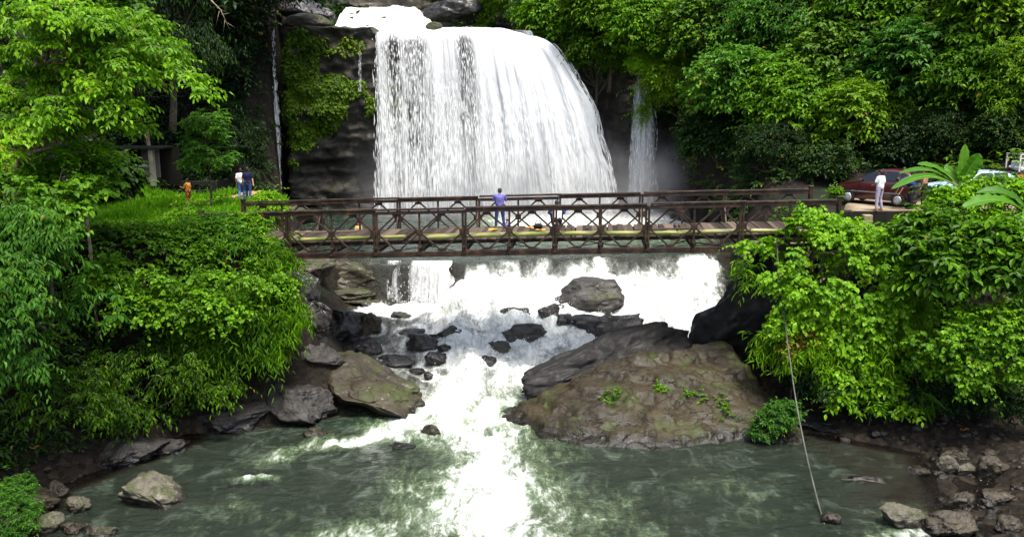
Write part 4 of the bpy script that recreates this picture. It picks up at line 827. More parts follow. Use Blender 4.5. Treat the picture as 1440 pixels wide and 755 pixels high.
# grass on the left terrace
lv = Leaves(211); r = lv.r; m = 52000; P = np.stack([r.uniform(-22.5, -11.2, m), r.uniform(30.4, 47, m), np.zeros(m)], 1)
pathx = lambda y: np.interp(y, [36, 38, 40, 43, 46], [-13.9, -14.6, -14.9, -14.5, -14.0])
ok = (np.abs(P[:, 0]-pathx(P[:, 1])) > 1.15+.3*fbm2(P[:, 0]*.9, P[:, 1]*.9, 3, 9)) | (P[:, 1] < 38.2)
P = P[ok]; P[:, 2] = hterr(P[:, 0], P[:, 1]); m = len(P)
D = np.stack([r.normal(0, .45, m), r.normal(0, .45, m), np.ones(m)], 1); g = .5+.5*fbm(P*.5, 3, 3)
lv.add(P, D, np.stack([r.normal(0, 1, m), r.normal(0, 1, m)-.6, np.full(m, .4)], 1), r.uniform(.14, .5, m)*(.5+1.*g), r.uniform(.08, .2, m), 'lance', .4+.4*(g-.5)+r.normal(0, .14, m))
tag(lv.build('grass', M['grass']), kind='stuff')
cover('weeds', 1500, lambda r: (r.uniform(-20, -11.6), r.uniform(30.4, 45)) , 'leaf_lime', .14, .55, 'broad', .4, 6, 208, .5, .1)
# leaves on the cliff face
def cliff_patch(label, polys, n, seed, leaf=.13):
    lv = Leaves(seed); P = []
    while len(P) < n:
        px, py, rx, ry = polys[lv.r.choice(len(polys), p=np.array([q[2]*q[3] for q in polys])/sum(q[2]*q[3] for q in polys))]
        a = lv.r.rand()*6.283; d = math.sqrt(lv.r.rand())*1.05; q = at(px+rx*d*math.cos(a), py+ry*d*math.sin(a), 62.6)
        if fbm(np.array([[q[0]*.8, 0, q[2]*.8]]), 3, 77)[0] > -.28: P.append(q)
    P = np.array(P); P[:, 1] = cliff_y(P[:, 0], P[:, 2])-lv.r.uniform(.0, .14, n); c = P.mean(0); root = tag(empty('cliff_creeper', c), label, 'creeper')
    D = np.stack([lv.r.normal(0, .6, n), -np.abs(lv.r.normal(.4, .3, n)), lv.r.normal(-.3, .5, n)], 1)
    lv.sprays(P-c, D, .24*lv.r.uniform(.5, 1.3, n), 5, leaf, .7, 'heart', .5, .46+.2*fbm(P*.5, 3, 8), .5, .9, .4, .22); lv.build('foliage', M['leaf_vine'], root)
cliff_patch('yellow green creeper running down the left cliff face', [(425, 90, 24, 48), (440, 150, 44, 40), (425, 200, 20, 34), (470, 125, 26, 22)], 5200, 221)
cliff_patch('creeper tongue on the cliff reaching right to the broad waterfall', [(500, 138, 34, 24), (548, 140, 22, 22)], 1900, 222)
cliff_patch('thin moss and leaf patch just under the cliff top ledge', [(480, 66, 40, 12), (448, 58, 18, 8)], 260, 223, .14)
# ---- banana plants
def banana(name, label, base, leaves, stem_h, seed):
    root = empty(name, base); tag(root, label, 'banana plant'); b = np.array(base); r = np.random.RandomState(seed); mb = MB()
    mb.tube([(0, 0, -.3), (.02, 0, stem_h*.5), (0, 0, stem_h)], [.13, .11, .08], 10); mb.build('stem', m_stem, root, True)
    for (px, py, y, bow, w, tw) in leaves:
        e = at(px, py, y)-b; s = np.array([0, 0, stem_h-.05]); q = np.linspace(0, 1, 26); d = e-s; L = np.linalg.norm(d)
        sp = s+d*q[:, None]+np.array([0, 0, 1])*(np.sin(q*math.pi)*bow*L)[:, None]
        T = nrm(np.gradient(sp, axis=0)); sd = nrm(np.cross(T, np.array([.15*tw, -1.*abs(tw), 1.-abs(tw)]))); N = np.cross(sd, T)
        wid = w*np.clip((q-.1)/.2, 0, 1)**.6*np.clip((1-q)/.22, 0, 1)**.55
        k = np.array([-1, -.6, -.12, 0, .12, .6, 1]); fold = np.array([.22, .2, .06, 0, .06, .2, .22])
        rip_ = 1-.16*(r.rand(26, 1) > .8)*(np.abs(k) > .9); wv = .03*r.normal(0, 1, (26, 7))*(np.abs(k) > .5)
        V = sp[:, None]+sd[:, None]*(wid[:, None]*k*rip_)[..., None]+N[:, None]*((fold*wid[:, None]*1.2+wv*wid[:, None]*2))[..., None]
        tint = np.broadcast_to(.5+.1*r.normal()+np.where(np.abs(k) < .1, .3, 0), (26, 7))
        o = mk('leaf', V.reshape(-1, 3), grid_faces(26, 7), M['leaf_banana'], root, True, {'tint': tint.ravel()})
        mb = MB(); mb.tube(sp-N*.012, np.linspace(.035, .008, 26), 6); mb.build('midrib', m_stem, o, True)
m_stem = m_plain('banana_stem', (.16, .2, .06), .5, .4)
bb = at(1345, 300, 32.2); banana('banana_plant', 'banana plant with upright and drooping leaves beside the maroon car', bb,
    [(1357, 203, 32.2, .03, .2, .9), (1378, 216, 32, .05, .3, .85), (1290, 231, 31.8, .12, .15, .4), (1264, 244, 31.2, .12, .13, .35), (1328, 234, 32.6, .1, .17, .8), (1253, 266, 30.6, .12, .14, .45)], 1.05, 3)
bb = at(1452, 345, 28.8); banana('banana_plant', 'banana plant at the right edge with long pale leaves pointing left', bb,
    [(1352, 293, 28.2, .16, .26, .3), (1372, 272, 29, .2, .2, .35), (1480, 250, 28, .1, .3, .7), (1440, 330, 27.4, .3, .24, .3)], .9, 5)
# ------------------------------------------------------------------ the steel truss bridge
t = NT('rusty_steel'); v = t.obj(); n = t.noise(3.5, 7, .65, v); n2 = t.noise(22, 5, .6, v)
c = t.ramp(n, (.34, (.01, .007, .006)), (.5, (.028, .016, .01)), (.64, (.075, .039, .02)), (.78, (.16, .1, .058)))
c = t.mix(t.mr(n2, .55, .75, 0, .6), c, (.012, .01, .01))
M['steel'] = t.done(t.bsdf(c, .6, .4, t.bump(n2, .4, .01), .25))
t = NT('weathered_planks'); v = t.obj(); a = t.attr('tint'); g = t.noise(3, 6, .6, t.mapped(v, (9, .7, 9))); g2 = t.noise(2, 4, .6, v)
c = t.ramp(t.math('ADD', t.math('MULTIPLY', a, .6), t.math('MULTIPLY', g, .4)), (.2, (.02, .014, .01)), (.5, (.055, .038, .029)), (.8, (.14, .105, .078)))
c = t.mix(t.mr(g2, .5, .7, 0, .5), c, (.05, .035, .026))
M['plank'] = t.done(t.bsdf(c, .8, .2, t.bump(g, .5, .01)))
BL = np.array([-11.9, 32.5]); BR = np.array([11.7, 30.4])
ax = (BR-BL)/np.linalg.norm(BR-BL); BLEN = np.linalg.norm(BR-BL); nr_ = np.array([-ax[1], ax[0]])
def bp(s, w, z):                          # s along, w across (0 near truss .. 4 far truss), z above the chord foot
    p = BL+ax*s+nr_*w; f = s/BLEN
    return np.array([p[0], p[1], 11-(4.14+(3.37-4.14)*f)-1.66+z])
root = empty('truss_bridge', bp(BLEN/2, 2, 0)); tag(root, 'rusty steel truss footbridge with plank deck spanning the gorge', 'bridge'); o0 = np.array(root.location)
up3 = np.array([0, 0, 1.]); A3 = np.array([ax[0], ax[1], .033])
class LB(MB):
    def box(s, c, d, R=None): super().box(np.asarray(c)-o0, d, R)
NP = 7; PL = BLEN/NP; HT = 1.66
RB = np.stack([A3/np.linalg.norm(A3), [nr_[0], nr_[1], 0], [0, 0, 1]], 1)
for w in (0, 4.05):
    for i in range(NP):
        m = LB(); a, b = i*PL+.003, (i+1)*PL-.003; md = (a+b)/2
        dz = .02*math.sin(i*2.3+w)
        for z in (.06, HT-.06):           # chords: two channels back to back
            for dw in (-.05, .05): m.bar(bp(a, w+dw, z+dz), bp(b, w+dw, z+dz), .05, .115)
        for s_ in (a+.05, md, b-.05):     # end posts and the middle post
            for dw in (-.03, .03) if s_ != md else (0,): m.bar(bp(s_, w+dw, .1), bp(s_, w+dw, HT-.1), .05 if s_ != md else .075, .075, (ax[0], ax[1], 0))
        q = (b-a)/4; mz = HT/2
        for s0, s1 in ((a+.05, a+q), (a+q, md), (md, b-q), (b-q, b-.05)):   # the diamond bracing
            left_low = s0 in (a+.05, md)
            for zc_, zt_ in (((mz), HT-.1), ((mz), .1)):
                pa, pb = (bp(s0, w, zc_), bp(s1, w, zt_)) if left_low else (bp(s0, w, zt_), bp(s1, w, zc_))
                m.bar(pa, pb, .05, .065)
        for s_ in (a+.06, md, b-.06): m.box(bp(s_, w-.006, mz), (.24, .07, .24), RB)
        m.box(bp(a+q, w-.004, HT-.17), (.3, .06, .1), RB); m.box(bp(b-q, w-.004, HT-.17), (.3, .06, .1), RB)
        m.box(bp(a+q, w-.004, .17), (.3, .06, .1), RB); m.box(bp(b-q, w-.004, .17), (.3, .06, .1), RB)
        bevel(m.build('truss_panel', M['steel'], root), .006, 1)
    for i in range(NP):                   # cap rails on the top chord, laid in lapped lengths
        m = LB(); a = i*PL+.15*math.sin(i*3); m.bar(bp(max(0, a), w, HT+.045+.018*(i % 2)), bp(min(BLEN, a+PL+.05), w, HT+.045+.018*(i % 2)), .2, .07)
        bevel(m.build('top_rail', M['steel'], root), .008, 1)
    m = LB(); m.bar(bp(0, w, -.05), bp(BLEN, w, -.05), .16, .09); m.build('bottom_rail', M['steel'], root)
    for s_ in (0., BLEN):
        m = LB(); m.box(bp(s_, w, HT/2+.05), (.12, .26, HT+.2), RB); m.box(bp(s_, w, HT+.16), (.18, .3, .06), RB); bevel(m.build('end_post', M['steel'], root), .01, 1)
for i in range(2*NP+1):
    s_ = np.clip(i*PL/2, .1, BLEN-.1); m = LB()
    m.box(bp(s_, 2.0, .28), (.12, 4.5, .05), RB); m.box(bp(s_, 2.0, .04), (.12, 4.5, .05), RB); m.box(bp(s_, 2.0, .16), (.03, 4.5, .2), RB)
    m.box(bp(s_, .16, .16), (.2, .1, .3), RB); m.box(bp(s_, 3.9, .16), (.2, .1, .3), RB)
    m.build('transom', M['steel'], root)
    if i % 2 == 0 and 0 < i < 2*NP:       # rakers that prop each truss
        for w0, w1 in ((.08, .75), (3.97, 3.3)):
            m = LB(); m.bar(bp(s_, w0, HT*.62), bp(s_, w1, .32), .05, .05); m.build('raker', M['steel'], root)
for i in range(NP):
    m = LB(); a, b = i*PL, (i+1)*PL
    m.bar(bp(a, .3, .0), bp(b, 3.7, .0), .03, .03); m.bar(bp(a, 3.7, -.02), bp(b, .3, -.02), .03, .03); m.build('sway_rod', M['steel'], root)
for w in (.55, 1.3, 2.0, 2.7, 3.4):
    m = LB(); m.bar(bp(0, w, .36), bp(BLEN, w, .36), .09, .1); m.build('stringer', M['steel'], root)
m = LB(); tn = []; s_ = .1; r = np.random.RandomState(4)
while s_ < BLEN-.05:
    wd = r.uniform(.17, .27); w0 = .36+r.uniform(-.05, .1); w1 = 3.68+r.uniform(-.16, .14)
    gap = .1 if r.rand() < .04 else .012; sk = r.normal(0, .02); k0 = len(np.concatenate(m.v)) if m.v else 0
    if abs(s_-7.6) > .1: m.bar(bp(s_+wd/2-sk, w0, .44+r.uniform(0, .015)), bp(s_+wd/2+sk+r.normal(0, .02), w1, .44+r.uniform(0, .02)), wd-gap, .05); tn += [r.rand()]*8
    s_ += wd
dk = m.build('deck', M['plank'], root, attrs={'tint': tn})
for s0, s1, w, h in ((8.2, 11.2, 1.6, 0), (15.2, 18.4, 1.1, 0), (13.6, 15.0, .9, 0), (16.6, 18.9, 1.9, 0), (2.2, 5.2, 2.9, 0), (17.3, 19.6, .6, 0), (4.6, 7.4, .9, 0)):
    m = LB(); m.bar(bp(s0, w, .5), bp(s1, w+.1, .505), .2, .045); m.build('running_board', M['plank'], root, attrs={'tint': [r.uniform(.3, 1)]*8})
# bamboo poles lying along the near edge of the deck
t = NT('bamboo'); v = t.obj(); n = t.noise(1.4, 5, .6, t.mapped(v, (.6, 2, 2)))
M['bamboo'] = t.done(t.bsdf(t.ramp(n, (.35, (.1, .13, .02)), (.5, (.22, .25, .045)), (.62, (.34, .32, .1)), (.72, (.4, .4, .28))), .4, .4, t.bump(t.noise(9, 4, .6, v), .2, .01)))
for s0, s1, z0, z1, rr, lb in ((-.5, 7.9, .46, .66, .085, 'left bamboo pole on the deck edge, drooping toward the grass bank'), (8.6, 18.1, .62, .60, .105, 'thickest pale green bamboo pole along the middle of the deck edge'), (18.0, 23.2, .6, .56, .09, 'right bamboo pole on the deck edge ending in the creeper bush')):
    c = bp(s0, .2, z0); rt = empty('bamboo_pole', c); tag(rt, lb, 'bamboo pole', 'bamboo poles along the bridge deck'); n_ = 60; q = np.linspace(0, 1, n_)
    P = np.array([bp(s0+(s1-s0)*f, .2+.03*math.sin(f*6), z0+(z1-z0)*f+.05*math.sin(f*3.1)) for f in q])-c
    ph = (q*(s1-s0)/.42) % 1; rad = rr*(1-.25*q)*(1+.14*np.exp(-((ph-.5)/.06)**2))
    m = MB(); m.tube(P, rad, 12); m.build('culm', M['bamboo'], rt, True)
    m = MB()
    for f in (.15, .5, .85): i = int(f*n_); m.tube([P[i]+[-.03, 0, 0], P[i]+[.03, 0, 0]], rad[i]+.012, 12, False)
    m.build('lashing', M['bark'], rt, True)
# abutments and walls
def conc(name, col, var=.35):
    t = NT(name); v = t.obj(); n = t.noise(1.2, 7, .65, v); s = t.noise(2, 5, .6, t.mapped(v, (2.5, 2.5, .3)))
    c = t.ramp(n, (.35, tuple(q*(1-var) for q in col)), (.65, tuple(q*(1+var) for q in col))); c = t.mix(t.mr(s, .5, .68, 0, .75), c, tuple(q*.2 for q in col))
    return t.done(t.bsdf(c, .85, .25, t.bump(t.noise(20, 6, .7, v), .5, .02)))
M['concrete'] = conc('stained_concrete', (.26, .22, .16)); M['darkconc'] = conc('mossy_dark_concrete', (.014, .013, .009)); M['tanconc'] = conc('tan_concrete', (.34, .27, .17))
def block(name, label, cat, boxes, mat, bev=.03):
    c0 = np.array(boxes[0][0], float); c0[2] = min(b[0][2]-b[1][2]/2 for b in boxes); rt = None; m = MB()
    for c, d, rz in boxes: m.box(np.asarray(c)-c0, d, np.array(Matrix.Rotation(rz, 3, 'Z')))
    o = m.build(name, M[mat]); o.location = [float(q) for q in c0]; bevel(o, bev, 2); return tag(o, label, cat)
block('abutment', 'tan concrete abutment under the right end of the bridge', 'abutment', [((11.6, 34.6, 4.6), (3.4, 1.6, 1.6), -.09), ((11.8, 34.8, 3.4), (3.8, 1.9, 1.0), -.09)], 'tanconc')
block('abutment', 'dark block abutment under the left end of the bridge', 'abutment', [((-11.7, 34.6, 4.9), (2.4, 4.4, 1.4), -.09), ((-12.6, 33.4, 5.9), (1.5, .9, 1.3), -.09)], 'darkconc')
block('retaining_wall', 'dark masonry wall with pale top holding up the parking ledge', 'wall', [((16.2, 35.25, 6.1), (6.4, .5, 1.2), 0), ((15.9, 35.1, 5.3), (7, .7, .8), 0)], 'darkconc')
block('pillar', 'short pale concrete pillar in front of the parking ledge wall', 'pillar', [((at(1219, 305, 34.9)[0], 34.85, 5.9), (.36, .3, 1.36), 0)], 'tanconc')
# the road slab and the earth path
def sheet(name, x0, x1, y0, y1, mat, zf, th=.0):
    xs = np.arange(x0, x1+.01, .3); ys = np.arange(y0, y1+.01, .3); X, Y = np.meshgrid(xs, ys, indexing='ij')
    Z = zf(X, Y); return tag(mk(name, np.stack([X, Y, Z], 2).reshape(-1, 3), grid_faces(len(xs), len(ys)), mat), kind='structure')
t = NT('sandy_road'); v = t.obj(); n = t.noise(.9, 7, .65, v)
M['road'] = t.done(t.bsdf(t.ramp(n, (.35, (.12, .085, .05)), (.5, (.21, .16, .1)), (.66, (.3, .25, .17))), .85, .25, t.bump(t.noise(14, 6, .7, v), .5, .03)))
ROADZ = 6.72
sheet('road', 12.8, 34.2, 35.02, 43, M['road'], lambda X, Y: ROADZ+.02*fbm2(X, Y, 3, 6)-1.6*sstep(.5, -.3, X-13.4-.42*(Y-35)-.3*fbm2(Y*.5, Y*0, 3, 8))-1.6*sstep(42, 43, Y))
t = NT('earth_path_dirt'); v = t.obj(); n = t.noise(2.2, 7, .65, v)
M['dirt'] = t.done(t.bsdf(t.ramp(n, (.33, (.16, .09, .03)), (.5, (.3, .18, .065)), (.68, (.4, .29, .14))), .9, .2, t.bump(t.noise(10, 6, .7, v), .6, .04)))
ys = np.arange(34.0, 47.5, .15); us = np.linspace(-1, 1, 15); Yp, Up = np.meshgrid(ys, us, indexing='ij')
Xp = pathx(Yp)+Up*(1.25+.25*fbm2(Yp*.8, Up*0, 3, 17)); Zp = hterr(Xp, Yp)+.05-.18*np.abs(Up)**4
tag(mk('path', np.stack([Xp, Yp, Zp], 2).reshape(-1, 3), grid_faces(len(ys), 15), M['dirt']), kind='structure')
# ------------------------------------------------------------------ the hut ruin, post, steps
def hut():
    p = at(180, 279, 46.5); b = np.array([p[0], 46.5, hz(p[0], 46.5)-.1]); rt = empty('ruined_hut', b); tag(rt, 'ruined dark concrete shelter with pale square posts beside the grass', 'hut'); s = 46.5/1200*1.02
    X_ = lambda px: (px-180)*s
    for a, w, h in ((182, 8, 1.95), (217, 6.5, 2.0)):
        m = MB(); m.box((X_(a), 0, h/2), (w*s, .3, h)); bevel(m.build('post', M['concrete'], rt), .03)
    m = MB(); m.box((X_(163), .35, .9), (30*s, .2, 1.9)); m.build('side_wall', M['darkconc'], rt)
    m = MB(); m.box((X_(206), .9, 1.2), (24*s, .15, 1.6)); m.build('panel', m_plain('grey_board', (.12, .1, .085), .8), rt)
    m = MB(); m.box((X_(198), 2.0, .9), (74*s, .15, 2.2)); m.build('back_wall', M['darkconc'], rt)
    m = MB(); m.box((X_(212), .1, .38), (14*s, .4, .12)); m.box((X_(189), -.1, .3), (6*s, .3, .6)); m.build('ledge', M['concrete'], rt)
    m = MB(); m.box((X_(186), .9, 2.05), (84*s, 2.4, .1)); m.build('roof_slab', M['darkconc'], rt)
hut()
p = at(113, 215, 27.2); b = np.array([p[0], 27.2, hz(p[0], 27.2)-.1]); h_ = p[2]-b[2]; rt = empty('wooden_post', b); tag(rt, 'thin grey wooden post with a forked branch on top standing at left', 'post')
m = MB(); m.tube([(0, 0, 0), (.03, 0, h_*.5), (-.02, 0, h_)], [.06, .055, .045], 8); m.build('pole', M['bark_pale'], rt, True)
m = MB(); m.tube([(-.26, 0, h_-.05), (-.06, 0, h_), (.14, .02, h_+.08), (.27, 0, h_+.3)], [.015, .02, .02, .012], 6); m.tube([(0, 0, h_), (.1, 0, h_-.2), (.25, 0, h_-.3)], [.016, .012, .008], 6); m.build('forked_branch', M['bark_pale'], rt, True)
block('low_wall', 'low grey stone wall behind the sapling beside the path', 'wall', [((-16.9, 47.6, 6.0), (2.6, .4, .7), .1), ((-17.6, 48.8, 6.4), (3, .4, .7), .1)], 'darkconc')
p = at(208, 205, 49); rt = empty('tree_stump', (p[0], 49, hz(p[0], 49))); tag(rt, 'bare broken trunk with ivy on its top behind the hut', 'stump'); h_ = p[2]-hz(p[0], 49)+.9
m = MB(); m.tube([(0, 0, -.2), (.05, 0, h_*.6), (.02, 0, h_)], [.18, .13, .1], 8); m.build('trunk', M['bark_pale'], rt, True)
lv = Leaves(7); P, O = shell([(np.array([0, 0, h_]), np.array([.6, .5, .6]))], 60, lv.r); lv.sprays(P, O, .35, 6, .18, .7, 'heart', .4, .5); lv.build('ivy', M['leaf_mid'], rt)
# bare twig in the gloom
rt = empty('bare_branch', at(290, -6, 33)); tag(rt, 'bare pale twiggy branch hanging against the dark recess', 'branch'); m = MB()
E_ = np.array(at(323, 42, 33))-at(290, -6, 33); m.tube([(0, 0, 0), E_*.5+[.1, 0, .1], E_], [.03, .02, .006], 6)
for f, d in ((.4, (.35, 0, -.1)), (.6, (.35, 0, .1)), (.75, (-.05, 0, -.4)), (.85, (.3, 0, -.1)), (.5, (-.1, 0, -.45))): m.tube([E_*f+[.05, 0, .05], E_*f+np.array(d)], [.012, .004], 5)
m.build('twigs', M['bark_pale'], rt, True)
# cable down to the water
rt = empty('cable', at(1095, 385, 29.6)); tag(rt, 'grey cable hanging from the creeper bush down into the pool', 'cable'); a = at(1092, 372, 29.4); o_ = np.array(rt.location)
px = [(1095, 385, 28.9), (1102, 440, 28.0), (1110, 500, 27.0), (1120, 570, 25.6), (1134, 640, 24.0), (1150, 705, 22.2), (1164, 752, 20.7)]
P = [np.array([9.6, 30.6, 6.2])]+[at(*q) for q in px]; P.append(P[-1]+(P[-1]-P[-2])*.8); P = np.array(P); q = np.linspace(0, 1, len(P)); qq = np.linspace(0, 1, 60)
P = np.stack([np.interp(qq, q, P[:, k]) for k in range(3)], 1); P[2:-2] = (P[:-4]+P[1:-3]+P[2:-2]+P[3:-1]+P[4:])/5
m = MB(); m.tube(P-o_, .023, 8); m.build('strand', m_plain('cable_sheath', (.07, .07, .055), .6, .4, var=.5, nscale=3), rt, True)
# drift stick and small litter
p = hit(1183, 676); o = MB(); o.tube([(0, 0, .04), (.6, -.06, .06), (1.25, -.2, .02)], [.018, .02, .01], 6); o = o.build('drift_stick', M['bark'], smooth=True); o.location = p; tag(o, 'thin pale stick drifting in the right shallows', 'stick')
def rag(px, py, fn, s, col, name, label, cat, seed):
    p = hit(px, py, fn); r = np.random.RandomState(seed); u = np.linspace(-1, 1, 9); X, Y = np.meshgrid(u, u, indexing='ij'); Z = .35*fbm2(X*1.3+seed, Y*1.3, 3, seed)+.25
    X = X*(1-.3*np.abs(Y)**2); o = mk(name, np.stack([X, Y*.8, Z], 2).reshape(-1, 3)*s, grid_faces(9, 9), m_plain(name+str(seed), col, .6, .4)); o.location = [float(q) for q in p]
    md = o.modifiers.new('t', 'SOLIDIFY'); md.thickness = .008; return tag(o, label, cat)
rag(1354, 603, hterr, .13, (.5, .12, .04), 'rag', 'crumpled orange red rag on the dark right shore', 'rag', 1)
rag(1085, 541, slab_h, .17, (.5, .3, .06), 'dry_leaf', 'dry orange leaf lying on the huge slab', 'leaf', 2)
rag(48, 628, hterr, .16, (.4, .2, .06), 'dry_leaf', 'dry brown leaf caught on the shaded left bank', 'leaf', 3)
def bottle(px, py, col, label, rz):
    p = hit(px, py, slab_h); rt = empty('plastic_bottle', p+[0, 0, .05], rz); tag(rt, label, 'bottle'); m = MB(); q = [(0, .0), (0, .033), (.05, .035), (.14, .035), (.18, .015), (.2, .013)]
    m.tube([(a, 0, 0) for a, _ in q[1:]], [b for _, b in q[1:]], 10); m.build('body', m_plain('pet'+str(px), col, .15, .5), rt, True)
    m = MB(); m.tube([(.2, 0, 0), (.222, 0, 0)], .016, 10); m.build('cap', m_plain('cap'+str(px), (.1, .2, .5), .4), rt, True)
bottle(1004, 532, (.12, .25, .6), 'small blue plastic bottle lying on the huge slab', 1.2); bottle(1066, 531, (.7, .7, .7), 'small clear plastic bottle on the huge slab near the creeper', 1.5)
# ------------------------------------------------------------------ people
SK = {k: m_plain('skin_'+k, c, .5, .35, var=.08, bump=.02) for k, c in (('a', (.3, .16, .09)), ('b', (.42, .22, .11)))}
HAIR = m_plain('black_hair', (.012, .01, .009), .5, .4, var=.3)
def capsule(m, a, b, ra, rb):
    a = np.asarray(a, float); b = np.asarray(b, float); q = np.linspace(0, 1, 6)[:, None]; P = a+(b-a)*q
    m.tube(P, np.linspace(ra, rb, 6), 12); m.ball(a, ra*.995, 10); m.ball(b, rb*.995, 10)
def rem(o, vox):
    r = o.modifiers.new('r', 'REMESH'); r.mode = 'VOXEL'; r.voxel_size = vox; r.use_smooth_shade = True
    s = o.modifiers.new('s', 'SMOOTH'); s.factor = .5; s.iterations = 3; return o
CLOTH = {}
def cloth(c):
    if c not in CLOTH: CLOTH[c] = m_plain('cloth_%d' % len(CLOTH), c, .85, .15, var=.18, nscale=14, bump=.3, bscale=30)
    return CLOTH[c]
def person(label, loc, rz, J, top, bottom, h=1.7, skin='a', cap=None, shoes=(.03, .03, .03), sleeves=None, shirtless=False, group=None, hem=.0, shorts=False):
    """J: joint positions for a 1.7 m figure facing +Y; missing ones fall back to standing"""
    D = dict(pel=(0, 0, .95), waist=(0, .01, 1.1), chest=(0, .0, 1.3), neck=(0, -.01, 1.46), head=(0, .025, 1.595),
             shL=(-.185, 0, 1.4), elL=(-.235, -.02, 1.13), wrL=(-.245, .06, .89), shR=(.185, 0, 1.4), elR=(.235, -.02, 1.13), wrR=(.245, .06, .89),
             hiL=(-.09, 0, .92), knL=(-.1, .02, .5), anL=(-.1, -.02, .085), hiR=(.09, 0, .92), knR=(.1, .02, .5), anR=(.1, -.02, .085), toe=(0, .17, 0))
    D.update(J); D = {k: np.array(v, float) for k, v in D.items()}; k = h/1.7
    rt = empty('person', loc, rz); rt.scale = (k, k, k); tag(rt, label, 'person', group)
    m = MB()
    for s in 'LR':
        capsule(m, D['sh'+s], D['el'+s], .05, .04); capsule(m, D['el'+s], D['wr'+s], .04, .026)
        d = nrm(D['wr'+s]-D['el'+s]); sd = nrm(np.cross(d, [0, 1, .2])); pal = D['wr'+s]+d*.045; capsule(m, D['wr'+s], pal+d*.03, .026, .032)
        for i, (f, L) in enumerate(((-.026, .06), (-.009, .075), (.009, .07), (.026, .052))):
            a = pal+d*.04+sd*f; c = a+d*L*.55; e = c+nrm(d+np.array([0, .6, -.1]))*L*.5; m.tube([a-d*.02, a, c, e], [.011, .011, .0105, .009], 7)
        ths = (-1 if s == 'L' else 1); a = pal+np.array([0, .02, 0]); m.tube([a, a+d*.03+np.array([0, .03, 0]), a+d*.065+np.array([0, .035, 0])], [.013, .012, .01], 7)
        capsule(m, D['hi'+s], D['kn'+s], .082, .056); capsule(m, D['kn'+s], D['an'+s], .056, .037)
        f0 = D['an'+s]+[0, -.03, -.045]; capsule(m, f0, f0+D['toe']*.95+[0, 0, -.005], .038, .03)
    capsule(m, D['pel'], D['waist'], .135, .125); capsule(m, D['waist'], D['chest'], .125, .14); capsule(m, D['shL'], D['shR'], .058, .058)
    for f in (-.07, .07): capsule(m, D['pel']+[f, 0, 0], D['chest']+[f*1.1, 0, .05], .1, .1)
    u = nrm(D['head']-D['neck']); capsule(m, D['neck']-u*.06, D['head']-u*.06, .056, .052)
    m.ball(D['head']+u*.015, (.078, .097, .115), 16); m.ball(D['head']+[0, .05, -.06], (.052, .045, .06), 12); m.ball(D['head']+[0, .105, -.012], (.014, .022, .026), 8)
    for f in (-.08, .08): m.ball(D['head']+[f, -.005, -.005], (.014, .028, .036), 8)
    rem(m.build('body', SK[skin], rt, True), .0095)
    m = MB()
    for f in (-.032, .032): m.ball(D['head']+[f, .088, .012], (.014, .012, .009), 8)
    m.build('eyes', m_plain('eye', (.03, .02, .015), .2), rt, True)
    m = MB(); m.tube([D['head']+[-.024, .098, -.062], D['head']+[0, .103, -.064], D['head']+[.024, .098, -.062]], .007, 6); m.build('mouth', m_plain('lip', (.25, .09, .07), .5), rt, True)
    m = MB(); m.ball(D['head']+u*.03+[0, -.014, .008], (.09, .105, .112), 16); m.ball(D['head']+[0, -.05, -.01], (.08, .066, .09), 12)
    rem(m.build('hair' if cap is None else 'cap', HAIR if cap is None else cloth(cap), rt, True), .012)
    if not shirtless:
        m = MB(); capsule(m, D['waist']+(D['pel']-D['waist'])*(.75+hem), D['waist'], .155, .145); capsule(m, D['waist'], D['chest'], .147, .158); capsule(m, D['shL']*.9+D['shR']*.1, D['shR']*.9+D['shL']*.1, .074, .074)
        for f in (-.075, .075): capsule(m, D['waist']+(D['pel']-D['waist'])*(.75+hem)+[f, 0, 0], D['chest']+[f*1.2, 0, .05], .115, .112)
        capsule(m, D['neck']-u*.06, D['neck']-u*.01, .07, .066)
        if sleeves is None:
            for s in 'LR': capsule(m, D['sh'+s], D['sh'+s]+(D['el'+s]-D['sh'+s])*.72, .068, .066)
        rem(m.build('shirt', cloth(top), rt, True), .012)
        if sleeves is not None:
            for s in 'LR':
                m = MB(); capsule(m, D['sh'+s], D['el'+s], .068, .06); capsule(m, D['el'+s], D['wr'+s]+(D['el'+s]-D['wr'+s])*.15, .058, .045); rem(m.build('sleeve', cloth(sleeves), rt, True), .012)
    m = MB(); capsule(m, D['pel']+[-.05, 0, .04], D['pel']+[.05, 0, .04], .142, .142)
    for s in 'LR':
        capsule(m, D['hi'+s], D['kn'+s]+(D['hi'+s]-D['kn'+s])*(.25 if shorts else 0), .105, .085 if shorts else .075)
        if not shorts: capsule(m, D['kn'+s], D['an'+s]+(D['kn'+s]-D['an'+s])*.08, .074, .058)
    rem(m.build('shorts' if shorts else 'trousers', cloth(bottom), rt, True), .012)
    for s in 'LR':
        m = MB(); f0 = D['an'+s]+[0, -.035, -.046]; capsule(m, f0, f0+D['toe']+[0, 0, -.008], .044, .036); rem(m.build('shoe', cloth(shoes), rt, True), .01)
    return rt
def stand(px, py, zf=None, z=None):       # ground point under a pair of feet
    r = ray(px, py)
    if z is not None: t = (z-CAMZ)/r[2]; return np.array([r[0]*t, r[1]*t, z])
    return hit(px, py, zf)
DECKW = lambda px, w: min((bp(s, w, .475) for s in np.linspace(0, BLEN, 800)), key=lambda q: abs(720+1200*q[0]/(q[1]*math.cos(TH)-(q[2]-11)*math.sin(TH))-px))
p = DECKW(703, 3.28)
